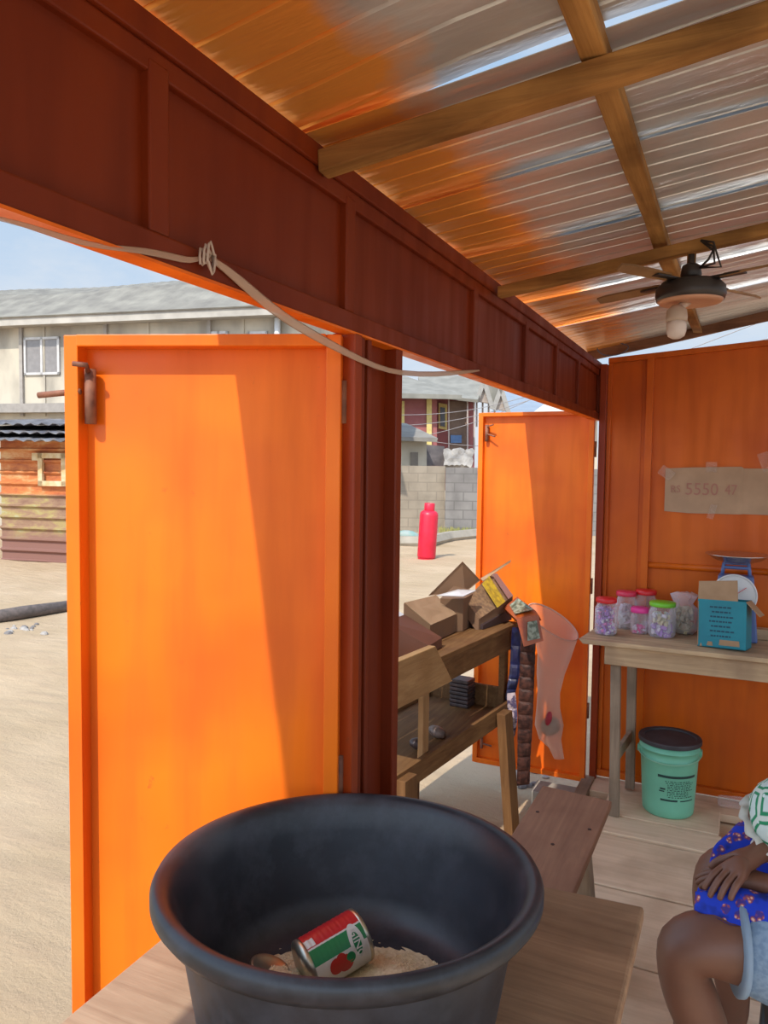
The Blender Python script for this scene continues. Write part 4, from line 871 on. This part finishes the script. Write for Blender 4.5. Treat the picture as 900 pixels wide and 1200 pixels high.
def bwin(x0, y0, x1, y1):
    a0, z1 = onB(x0, y0); a1, z0 = onB(x1, y1); m = MB()
    for q in ((a0, a0+.06), (a1-.06, a1), ((a0+a1)/2-.03, (a0+a1)/2+.03)): bb2(m, q[0], q[1], wo-.05, wo+.02, z0, z1)
    bb2(m, a0, a1, wo-.05, wo+.02, z1-.06, z1); bb2(m, a0, a1, wo-.05, wo+.02, z0, z0+.06)
    f = m.build('window', mat('window_alu', (.6, .58, .56), .5), bl)
    m = MB(); bb2(m, a0+.05, a1-.05, wo-.02, wo-.005, z0+.05, z1-.05); m.build('pane', mat('dusty_glass', (.26, .24, .23), .25), f)
bwin(29, 396, 71, 439); bwin(246, 389, 268, 432); bwin(291, 389, 314, 432); bwin(-60, 400, -15, 440)
pg = mat('pilaster_grey', (.40, .36, .32), .9)
for px in (26, 125, 246): a, z = onB(px, 400); m = MB(); bb2(m, a-.045, a+.045, wo-.07, wo, 2.75, 4.95); m.build('pilaster', pg, bl)
for px in (52, 174, 285): a, z = onB(px, 400); m = MB(); bb2(m, a-.03, a+.03, wo-.03, wo, 2.75, 4.95); m.build('wall_joint', cream, bl)
za = onB(26, 474)[1]
m = MB(); bb2(m, .2, BL+.1, wo-.3, wo, za-.22, za); m.build('floor_slab', mat('slab_grey', (.34, .31, .28), .9), bl)
a, z = onB(327, 385); m = MB(); m.tube([bpnt(a, wo-.1, 2.5), bpnt(a, wo-.1, onB(327, 374)[1])], .07, 10); m.build('drain_pipe', mat('pipe_white', (.75, .75, .75), .5), bl, smooth=True)
# houses beyond the block wall
def G(px, py, D, dz=0): p = ond(px, py, D); p.z += dz; return p
def blk(pts, D, th, name, mt_, root): m = MB(); m.prism([G(x, y, D) for x, y in pts], F0*th); return m.build(name, mt_, root)
hut = empty('hut', G(485, 560, 24), 'small cream hut with a grey roof just beyond the block wall', 'hut')
crm = mat('hut_cream', (.60, .53, .42), .9, 0, (.5, .44, .34), 2); gyr = mat('hut_roof', (.28, .26, .22), .9, 0, (.2, .18, .16), 2)
blk([(462, 512), (500, 514), (500, 562), (462, 562)], 24, 3, 'wall', crm, hut)
m = MB(); m.add([G(458, 512, 23.4), G(513, 514, 23.4), G(476, 497, 26), G(462, 496, 26)], [(0, 1, 2, 3)]); m.add([G(458, 516, 23.4), G(512, 518, 23.4), G(513, 514, 23.4), G(458, 512, 23.4)], [(0, 1, 2, 3)]); m.build('roof', gyr, hut, solid=.06)
blk([(481, 530), (490, 530), (490, 546), (481, 546)], 23.95, .1, 'window', mat('hut_window', (.22, .18, .14), .5), hut)
ph = empty('house', G(510, 560, 30), 'maroon house with yellow window surrounds and a grey gabled roof', 'house')
mar = mat('maroon_wall', (.36, .13, .125), .85, 0, (.30, .10, .10), 2); yw = mat('yellow_paint', (.75, .60, .22), .8); rfg = mat('house_roof', (.28, .265, .225), .85, 0, (.20, .19, .16), 2); dkb = mat('balcony_brown', (.22, .15, .11), .85)
blk([(440, 463), (512, 463), (512, 575), (440, 575)], 30, 6, 'wall', mar, ph)
blk([(512, 466), (556, 466), (556, 575), (512, 575)], 31.2, 5, 'wall', mar, ph)
for pts in ([(500, 465), (506, 465), (506, 524), (500, 524)], [(469, 470), (474, 470), (474, 501), (469, 501)]): blk(pts, 29.9, .15, 'pilaster', yw, ph)
blk([(514, 472), (524, 474), (524, 504), (514, 502)], 31.1, .12, 'window_surround', yw, ph); w = blk([(516, 477), (521.5, 478), (521.5, 500), (516, 499)], 31.05, .1, 'window', mat('dark_window', (.06, .06, .07), .3), ph)
blk([(527, 470), (549, 470), (549, 530), (527, 530)], 31.1, .1, 'balcony_recess', dkb, ph); blk([(528, 510), (541, 510), (541, 519), (528, 519)], 31.0, .08, 'blue_cloth', mat('blue_cloth', (.12, .22, .42), .8), ph)  # balcony area is a flat brown panel just proud of the wall
for x in (526, 548, 556): blk([(x-.8, 468), (x+.8, 468), (x+.8, 530), (x-.8, 530)], 30.7, .2, 'column', mat('column_grey', (.5, .42, .38), .8), ph)
m = MB(); m.add([G(430, 461, 29.2), G(541, 464, 29.2), G(512, 457, 33), G(468, 440, 33), G(430, 440, 33)], [(0, 1, 2, 3, 4)]); m.add([G(430, 466, 29.2), G(541, 468, 29.2), G(541, 464, 29.2), G(430, 461, 29.2)], [(0, 1, 2, 3)])
m.add([G(495, 463, 30.4), G(560, 470, 30.4), G(568, 447, 32.5), G(552, 441, 34), G(490, 443, 34)], [(0, 1, 2, 3, 4)]); m.build('roof', rfg, ph, solid=.12)
m = MB()
for gx in (567, 587):
    oy = 0 if gx == 567 else 9
    m.prism([G(gx-9, 470+oy, 31), G(gx+8, 473+oy, 31), G(gx, 447+oy, 31)], F0*.2)
m.build('gable', mat('gable_board', (.42, .35, .30), .85), ph)
m = MB(); m.add([G(568, 447, 31), G(577, 474, 31), G(592, 452, 33), G(596, 481, 31), G(588, 456, 31)], [(0, 1, 4), (0, 4, 2)]); m.build('roof', rfg, ph, solid=.1)
m = MB()
for gx in (567, 587):
    oy = 0 if gx == 567 else 9
    m.bar(G(gx, 446+oy, 30.9), G(gx+10, 478+oy, 30.9), .08, .18); m.bar(G(gx, 446+oy, 30.9), G(gx-9, 471+oy, 30.9), .08, .18)
m.build('verge_board', mat('verge_white', (.36, .34, .31), .8), ph)
for x in (559, 566, 573, 580): blk([(x-.7, 470), (x+.7, 470), (x+.7, 500), (x-.7, 500)], 31.3, .2, 'column', mat('porch_post', (.5, .45, .42), .8), ph)
gh = empty('warehouse', G(600, 520, 38), 'blue-grey roofed building beyond the gabled house', 'building')
blk([(580, 483), (700, 490), (700, 560), (580, 560)], 38, 6, 'wall', mat('far_wall', (.35, .33, .32), .9), gh)
m = MB(); m.add([G(575, 486, 37), G(705, 492, 37), G(705, 462, 46), G(588, 459, 46)], [(0, 1, 2, 3)]); m.build('roof', mat('bluegrey_roof', (.28, .33, .38), .6, 0, (.24, .28, .33), 1.5), gh, solid=.1)
lr = empty('low_building', G(660, 520, 34), 'low building with a bright cream roof just above the far door', 'building')
m = MB(); m.add([G(620, 488, 33), G(705, 490, 33), G(700, 470, 38), G(640, 473, 38)], [(0, 1, 2, 3)]); m.build('roof', mat('cream_roof', (.72, .64, .52), .7), lr, solid=.1)
blk([(626, 489), (700, 490), (700, 560), (626, 560)], 34, 3, 'wall', crm, lr)
m = MB(); m.hexa([G(500, 546, 26), G(521, 546, 26), G(521, 546, 26.3), G(500, 546, 26.3), G(500, 521, 26), G(521, 523, 26), G(521, 523, 26.3), G(500, 521, 26.3)]); tag(m.build('gate', mat('dark_gate', (.07, .06, .065), .6, 0, (.15, .13, .13), 4)), 'dark metal gate between the hut and the house', 'gate')
m = MB(); m.grid(lambda u, v: G(521+32*u, 530-7*math.sin(u*3)*0+ (547-528)*(1-v) + 4*noise.noise(Vector((u*6, v*6, 1))), 25.5+.5*v), 14, 8); tag(m.build('rubble_pile', mat('rubble', (.45, .41, .36), .9, 0, (.22, .2, .18), 3), solid=.3), 'pale rubble heaped beyond the grey block wall', 'rubble', kind='stuff')
wm = mat('wire_pale', (.30, .27, .26), .6)
for k, (pa, pb, la) in enumerate((((440, 520), (640, 460), 'lowest overhead wire crossing in front of the maroon house'), ((440, 500), (640, 462), 'middle overhead wire crossing in front of the maroon house'), ((440, 486), (640, 458), 'upper overhead wire crossing in front of the maroon house'), ((440, 503), (640, 520), 'overhead wire sloping down to the right before the maroon house'))):
    m = MB(); D_ = 27.2+k*.4; m.tube([G(pa[0]+(pb[0]-pa[0])*t, pa[1]+(pb[1]-pa[1])*t+10*math.sin(PI*t), D_) for t in [i/12 for i in range(13)]], .012, 5); tag(m.build('overhead_wire', wm), la, 'wire')
for k, (pa, pb, la) in enumerate((((700, 440), (905, 396), 'thin overhead wire in the sky gap above the end wall, lower one'), ((780, 420), (905, 372), 'thin overhead wire in the sky gap above the end wall, upper one'))):
    m = MB(); m.tube([G(*pa, 22), G(*pb, 22)], .012, 5); tag(m.build('overhead_wire', wm), la, 'wire')
# clear bottle on the floor near the wall
bt = empty('plastic_bottle', onz(858, 945, .0), 'clear plastic bottle with a blue cap lying on the floor by the end wall', 'bottle')
c = onz(860, 948, -.018); dirb = Vector((.9, .25, 0)).normalized(); Qb = Matrix((Vector((0, 0, 1)).cross(dirb), dirb.cross(Vector((0, 0, 1)).cross(dirb)), dirb)).transposed()
m = MB(); m.lathe([(0, -.07), (.028, -.068), (.031, -.05), (.029, -.01), (.031, .02), (.026, .05), (.012, .07), (.012, .08)], c+Vector((0, 0, .032)), 20, m=Qb); m.build('bottle_body', clear, bt, smooth=True)
m = MB(); m.lathe([(0, .082), (.015, .082), (.015, .10), (0, .10)], c+Vector((0, 0, .032)), 16, m=Qb); m.build('cap', mat('cap_blue', (.03, .08, .55), .4), bt)
# ------------------------------------------------------------------ seated person and chair
def skin_fig(name, verts, edges, m, parent, sub=2, root=0):
    og = ORG[parent.name]; me = bpy.data.meshes.new(name); me.from_pydata([Vector(v[:3])-og for v in verts], edges, []); me.materials.append(m)
    o = bpy.data.objects.new(name, me); COL.objects.link(o); o.parent = parent; ORG[o.name] = og
    sk = o.modifiers.new('skin', 'SKIN'); sk.use_smooth_shade = True
    if not me.skin_vertices: me.attributes  # layer is made with the modifier on next update
    bpy.context.view_layer.update()
    bm = bmesh.new(); bm.from_mesh(me); ly = bm.verts.layers.skin.verify(); bm.verts.ensure_lookup_table()
    for i, v in enumerate(verts):
        r = v[3]; bm.verts[i][ly].radius = (r, r) if not isinstance(r, tuple) else r; bm.verts[i][ly].use_root = (i == root)
    bm.to_mesh(me); bm.free()
    md = o.modifiers.new('sub', 'SUBSURF'); md.levels = sub; md.render_levels = sub
    return o
skin = mat('brown_skin', (.20, .085, .05), .45, 0, (.14, .06, .036), 6, lo=.3, hi=.7)
pe = empty('person', (1.0, 2.05, 0), 'seated person in a blue patterned garment and denim shorts, bent forward with a green bonnet', 'person')
V = []; E_ = []
def j(x, y, z, r, prev=None):
    V.append((x, y, z, r)); i = len(V)-1
    if prev is not None: E_.append((prev, i))
    return i
pel = j(1.09, 2.08, .53, .135)
sp1 = j(1.13, 2.09, .68, .125, pel); sp2 = j(1.10, 2.10, .83, .125, sp1); ch = j(1.00, 2.10, .93, .12, sp2); nk = j(.87, 2.09, .91, .055, ch); hd0 = j(.835, 2.085, .82, .06, nk); hd1 = j(.80, 2.075, .745, .070, hd0); hd2 = j(.785, 2.07, .705, .060, hd1)
# near (left) leg
h = j(1.03, 1.975, .50, .115, pel); a = j(.84, 1.925, .51, .102, h); a = j(.66, 1.88, .515, .088, a); k1 = j(.565, 1.865, .495, .079, a); a = j(.59, 1.865, .40, .068, k1); a = j(.645, 1.87, .27, .060, a); a = j(.655, 1.875, .13, .042, a); an = j(.66, 1.88, .075, .040, a); a = j(.60, 1.875, .04, .036, an); a = j(.50, 1.865, .03, .028, a)
# far (right) leg
h = j(1.03, 2.19, .50, .115, pel); a = j(.85, 2.23, .51, .100, h); a = j(.70, 2.255, .515, .085, a); k2 = j(.635, 2.26, .495, .077, a); a = j(.64, 2.26, .40, .068, k2); a = j(.68, 2.26, .27, .060, a); a = j(.70, 2.26, .13, .042, a); an = j(.70, 2.26, .075, .040, a); a = j(.64, 2.26, .04, .036, an); a = j(.54, 2.255, .03, .028, a)
def hand(w, wi, dirv, side, upv, L=.085, curl=.5, spread=.18):
    w = Vector(w); d = Vector(dirv).normalized(); s = Vector(side).normalized(); u = Vector(upv).normalized()
    pm = j(*(w+d*.035), .024, wi); pc = j(*(w+d*.065), .027, pm)
    for k, ln in ((-1.5, .060), (-.5, .072), (.5, .078), (1.5, .068)):
        f0 = w+d*.088+s*(k*.0175); dd = (d+s*k*spread*.4-u*curl*.4).normalized(); f1 = f0+dd*ln*.45; d2 = (dd-u*curl).normalized(); f2 = f1+d2*ln*.35; d3 = (d2-u*curl).normalized(); f3 = f2+d3*ln*.25
        a = j(*f0, .0095, pc); a = j(*f1, .0088, a); a = j(*f2, .008, a); a = j(*f3, .0065, a)
    t0 = w+d*.045+s*.034; t1 = t0+(d*.6+s*.6-u*.3).normalized()*.032; t2 = t1+(d*.9+s*.2-u*.4).normalized()*.026
    a = j(*t0, .012, pm); a = j(*t1, .0105, a); a = j(*t2, .008, a)
# left arm: forearm lies on the near thigh
s1 = j(1.0, 1.94, .90, .062, ch); a = j(.99, 1.88, .80, .052, s1); el = j(.935, 1.90, .665, .046, a); a = j(.85, 1.935, .645, .043, el); a = j(.80, 1.955, .632, .036, a); wl = j(.75, 1.965, .63, .025, a)
hand((.75, 1.965, .63), wl, (-1, .12, -.05), (.1, 1, .1), (0, -.2, 1), curl=.45)
# right arm crosses over
s2 = j(1.0, 2.25, .90, .062, ch); a = j(.97, 2.32, .80, .050, s2); er = j(.88, 2.27, .705, .044, a); a = j(.82, 2.15, .70, .040, er); a = j(.76, 2.05, .69, .033, a); wr = j(.725, 1.995, .683, .024, a)
hand((.725, 1.995, .683), wr, (-.55, -.80, -.22), (-.8, .55, 0), (0, -.25, 1), curl=.55)
body = skin_fig('body', V, E_, skin, pe)
# face features on the bowed head
m = MB(); hc = Vector((.793, 2.072, .720)); fd = Vector((-.62, .10, -.78)).normalized()
m.ball(hc, (.072, .070, .094), Rm(0, rd(-50), 0), 20, 14); m.ball(hc+fd*.085, (.016, .013, .018)); hd = m.build('head', skin, pe, smooth=True)
ew_ = mat('eye_white', (.7, .68, .65), .3)
for k in (-1, 1):
    m = MB(); m.ball(hc+fd*.068+Vector((-.025, .030*k, .02)), .010); m.build('eye', ew_, hd, smooth=True)
    m = MB(); m.ball(hc+Vector((.0, .076*k, -.01)), (.016, .008, .024)); m.build('ear', skin, hd, smooth=True)
m = MB(); m.ball(hc+fd*.072+Vector((.03, 0, -.024)), (.010, .024, .007)); m.build('mouth', mat('lip', (.30, .10, .08), .5), hd, smooth=True)
# shorts
den = mat('denim', (.24, .34, .46), .85, 0, (.17, .26, .38), 90, lo=.4, hi=.6)
V = []; E_ = []
p0 = j(1.10, 2.08, .535, .148); a = j(1.03, 1.972, .505, .125, p0); a = j(.93, 1.945, .505, .119, a); a = j(.825, 1.922, .51, .128, a); a = j(.645, 1.879, .512, .116, a)
a = j(1.03, 2.19, .505, .125, p0); a = j(.94, 2.21, .505, .118, a); a = j(.86, 2.228, .51, .112, a)
shorts = skin_fig('denim_shorts', V, E_, den, pe)
m = MB(); hemc = Vector((.692, 1.890, .512)); dx_ = Vector((-.97, -.24, .03)).normalized(); Qh = dx_.to_track_quat('Z', 'Y').to_matrix()
m.lathe([(.096, -.008), (.106, -.008), (.107, .004), (.100, .006)], hemc, 32, m=Qh); m.build('shorts_hem', mat('denim_pale', (.28, .38, .49), .9), shorts, smooth=True)
# blue patterned garment
def print_mat():
    m, t, b, o = nt('blue_print'); b.inputs['Roughness'].default_value = .8
    v = N(t, 'ShaderNodeTexVoronoi', Scale=36); wn = N(t, 'ShaderNodeTexNoise', Scale=30, Detail=2); t.links.new(coords(t), wn.inputs['Vector']); vm_ = N(t, 'ShaderNodeVectorMath', operation='MULTIPLY_ADD'); t.links.new(wn.outputs['Color'], vm_.inputs[0]); vm_.inputs[1].default_value = (.03, .03, .03); t.links.new(coords(t), vm_.inputs[2]); t.links.new(vm_.outputs[0], v.inputs['Vector']); v2 = N(t, 'ShaderNodeTexVoronoi', Scale=90); t.links.new(coords(t), v2.inputs['Vector'])
    n = N(t, 'ShaderNodeTexNoise', Scale=14, Detail=3); t.links.new(coords(t), n.inputs['Vector'])
    a = mixc(t, ramp(t, n.outputs[0], [(.52, (0, 0, 0)), (.60, (1, 1, 1))]), (.006, .04, .52), (.004, .02, .22))
    f = ramp(t, v.outputs['Distance'], [(.36, (1, 1, 1)), (.42, (0, 0, 0))]); 
    col = ramp(t, v2.outputs['Distance'], [(.15, (.80, .50, .40)), (.35, (.35, .07, .06)), (.6, (.05, .03, .25))])
    t.links.new(mixc(t, f, a, col), b.inputs['Base Color']); return m
pm_ = print_mat()
V = []; E_ = []
b0 = j(1.13, 2.09, .66, .155); b1_ = j(1.11, 2.10, .82, .148, b0); b2_ = j(1.03, 2.10, .93, .142, b1_); j(.99, 1.95, .90, .082, b2_); j(.99, 2.25, .90, .082, b2_)
gar = skin_fig('blue_garment', V, E_, pm_, pe)
def cloth_sheet(name, fn, nu, nv, th=.006):
    m = MB(); m.grid(fn, nu, nv); o = m.build(name, pm_, pe, smooth=True, solid=th, sub=1); return o
def drape1(u, v):   # over the far thigh, from the knee to the lap, with a soft hump
    x = .655 + .15*(1-v)**1.5 + .36*u; y = 2.36 - .27*v - .02*math.sin(u*3)
    yt = (y-2.25)/.105; z = .512 + .112*math.sqrt(max(0, 1-yt*yt)) if abs(yt) < 1 else .512
    z += .03*math.sin(PI*min(1, u*1.3))*math.sin(PI*v) + .014*noise.noise(Vector((x*14, y*14, 0))) + .022
    if v > .8: z -= .12*(v-.8)
    return Vector((x - .06*v*(1-u) + .01*noise.noise(Vector((u*5, v*5, 3))), y, z))
cloth_sheet('draped_cloth', drape1, 22, 20)
def drape2(u, v):   # gathered roll lying across the near thigh
    tp = min(1, (u+.02)*6)**.5; x = .60+.43*u; yc = 1.90 - .02*u; r = .024*tp+.022*math.sin(PI*min(1, u*1.1))+.006*noise.noise(Vector((u*8, v*5, 0)))
    a = 2*PI*v; zc = .602 + .008*math.sin(u*7) + .012*u
    return Vector((x, yc - .065*math.cos(a)*(.45+.75*min(1, u*1.6))*tp + .016*noise.noise(Vector((u*9, v*6, 2))), zc + .010*noise.noise(Vector((u*11, v*5, 8))) + r*.55*math.sin(a) - (.03*max(0, math.cos(a)))))
m = MB(); m.grid(drape2, 26, 22); m.build('gathered_cloth', pm_, pe, smooth=True, sub=1)
# bonnet
def bonnet_mat():
    m, t, b, o = nt('bonnet_print'); b.inputs['Roughness'].default_value = .75
    v = N(t, 'ShaderNodeTexVoronoi', Scale=15); v.feature = 'DISTANCE_TO_EDGE'; t.links.new(coords(t), v.inputs['Vector']); v2 = N(t, 'ShaderNodeTexVoronoi', Scale=30); t.links.new(coords(t), v2.inputs['Vector'])
    a = ramp(t, v.outputs['Distance'], [(.06, (.62, .70, .64)), (.09, (.01, .26, .11)), (.17, (.01, .24, .10)), (.20, (.60, .72, .70))])
    t.links.new(mixc(t, ramp(t, v2.outputs['Distance'], [(.12, (1, 1, 1)), (.16, (0, 0, 0))]), a, (.66, .76, .74)), b.inputs['Base Color']); return m
bm_ = bonnet_mat(); wm_ = mat('bonnet_edge', (.68, .66, .58), .8)
bc_ = Vector((.805, 2.085, .735)); Qn = Vector((.50, -.30, .78)).normalized().to_track_quat('Z', 'Y').to_matrix()
def bfn(p, a): return p*(1+.05*noise.noise(Vector((math.cos(a)*2, math.sin(a)*2, p.z*18))))
m = MB(); m.lathe([(.090, -.030), (.104, -.012), (.111, .02), (.104, .055), (.08, .083), (.038, .099), (0, .102)], bc_, 40, m=Qn, fn=bfn); bon = m.build('bonnet', bm_, pe, smooth=True, solid=.002)
m = MB()
def rfl(p, a): k = (p.x**2+p.y**2)**.5; return Vector((p.x, p.y, p.z+(.010*math.sin(a*15))*(.7 if k > .105 else .2)))
m.lathe([(.088, -.028), (.102, -.034), (.112, -.038)], bc_, 120, m=Qn, fn=rfl); m.f = [f for f in m.f if len(f) == 4]; m.mi = m.mi[:len(m.f)]; m.build('frill', wm_, bon, smooth=True, solid=.003)
# bracelet
m = MB(); wc = Vector((.752, 2.035, .69)); bd_ = Vector((-.55, -.80, -.1)).normalized(); Qr = bd_.to_track_quat('Z', 'Y').to_matrix()
m.tube([wc+Qr @ Vector((.036*math.cos(a), .036*math.sin(a), 0)) for a in [2*PI*i/28 for i in range(29)]], .0028, 6, cap=False); m.build('bracelet', mat('silver', (.75, .75, .75), .3, .7), pe, smooth=True)
# plastic chair
pc = empty('plastic_chair', (1.1, 2.07, 0), 'dark grey moulded plastic chair the person sits on', 'chair')
cp = mat('chair_plastic', (.055, .065, .075), .45)
m = MB(); m.grid(lambda u, v: Vector((.755+.50*u, 1.80+.50*v, .385 + .02*(2*v-1)**2 + (.02*(.15-u)/.15*-1 if u < .15 else 0))), 14, 14); m.build('seat', cp, pc, smooth=True, solid=.010)
m = MB(); m.grid(lambda u, v: Vector((1.30+.10*v, 1.86+.42*u - .02*math.sin(PI*v)*0, .40+.42*v)) + Vector((.03*math.sin(PI*u), 0, -.04*(2*u-1)**2*v)), 14, 12); m.build('backrest', cp, pc, smooth=True, solid=.012)
for x, y, dx, dy in ((.80, 1.83, -.02, -.03), (.80, 2.27, -.02, .03), (1.28, 1.86, .05, -.03), (1.28, 2.28, .05, .03)):
    m = MB(); q = [(-.024, -.02), (.024, -.02), (.024, .02), (-.024, .02)]; m.hexa([Vector((x+dx+i*.8, y+dy+k, .0)) for i, k in q]+[Vector((x+i, y+k, .388)) for i, k in q]); m.build('leg', cp, pc, bevel=.006)
# ------------------------------------------------------------------ light
sun = bpy.data.lights.new('sun', 'SUN'); sun.energy = 4.2; sun.angle = rd(.6); sun.color = (1, .93, .82)
so = bpy.data.objects.new('sun', sun); COL.objects.link(so)
sdir = Vector((-.07, -.95, 1.0)).normalized(); so.rotation_euler = sdir.to_track_quat('Z', 'Y').to_euler(); so.location = (0, -5, 8)
wd = bpy.data.worlds.new('sky'); SC.world = wd; wd.use_nodes = True; t = wd.node_tree; bg = t.nodes['Background']
tc = N(t, 'ShaderNodeTexCoord'); sx = N(t, 'ShaderNodeSeparateXYZ'); t.links.new(tc.outputs['Generated'], sx.inputs[0])
sky = ramp(t, sx.outputs[2], [(0, (.72, .80, .88)), (.12, (.64, .77, .93)), (.45, (.46, .65, .90)), (1, (.22, .40, .75))])
mp = N(t, 'ShaderNodeMapping'); mp.inputs['Scale'].default_value = (1, 1, 2.2); t.links.new(tc.outputs['Generated'], mp.inputs[0])
cn = N(t, 'ShaderNodeTexNoise', Scale=3.2, Detail=7, Roughness=.6); t.links.new(mp.outputs[0], cn.inputs['Vector'])
t.links.new(mixc(t, ramp(t, cn.outputs[0], [(.42, (0, 0, 0)), (.7, (.85, .85, .85))]), sky, (.90, .91, .93)), bg.inputs[0]); vm = N(t, 'ShaderNodeVectorMath', operation='DOT_PRODUCT'); t.links.new(tc.outputs['Generated'], vm.inputs[0]); vm.inputs[1].default_value = sdir
mr = N(t, 'ShaderNodeMapRange'); mr.interpolation_type = 'SMOOTHSTEP'; t.links.new(vm.outputs['Value'], mr.inputs[0]); mr.inputs[1].default_value = -.15; mr.inputs[2].default_value = 1; mr.inputs[3].default_value = .95; mr.inputs[4].default_value = 2.45
t.links.new(mr.outputs[0], bg.inputs[1])
SC.view_settings.view_transform = 'Standard'; SC.view_settings.look = 'None'; SC.view_settings.gamma = 1; SC.view_settings.use_curve_mapping = False
SC.view_settings.exposure = 0.0
SC.cycles.max_bounces = 10; SC.cycles.diffuse_bounces = 6; SC.cycles.transparent_max_bounces = 16
SC.cycles.sample_clamp_indirect = 6
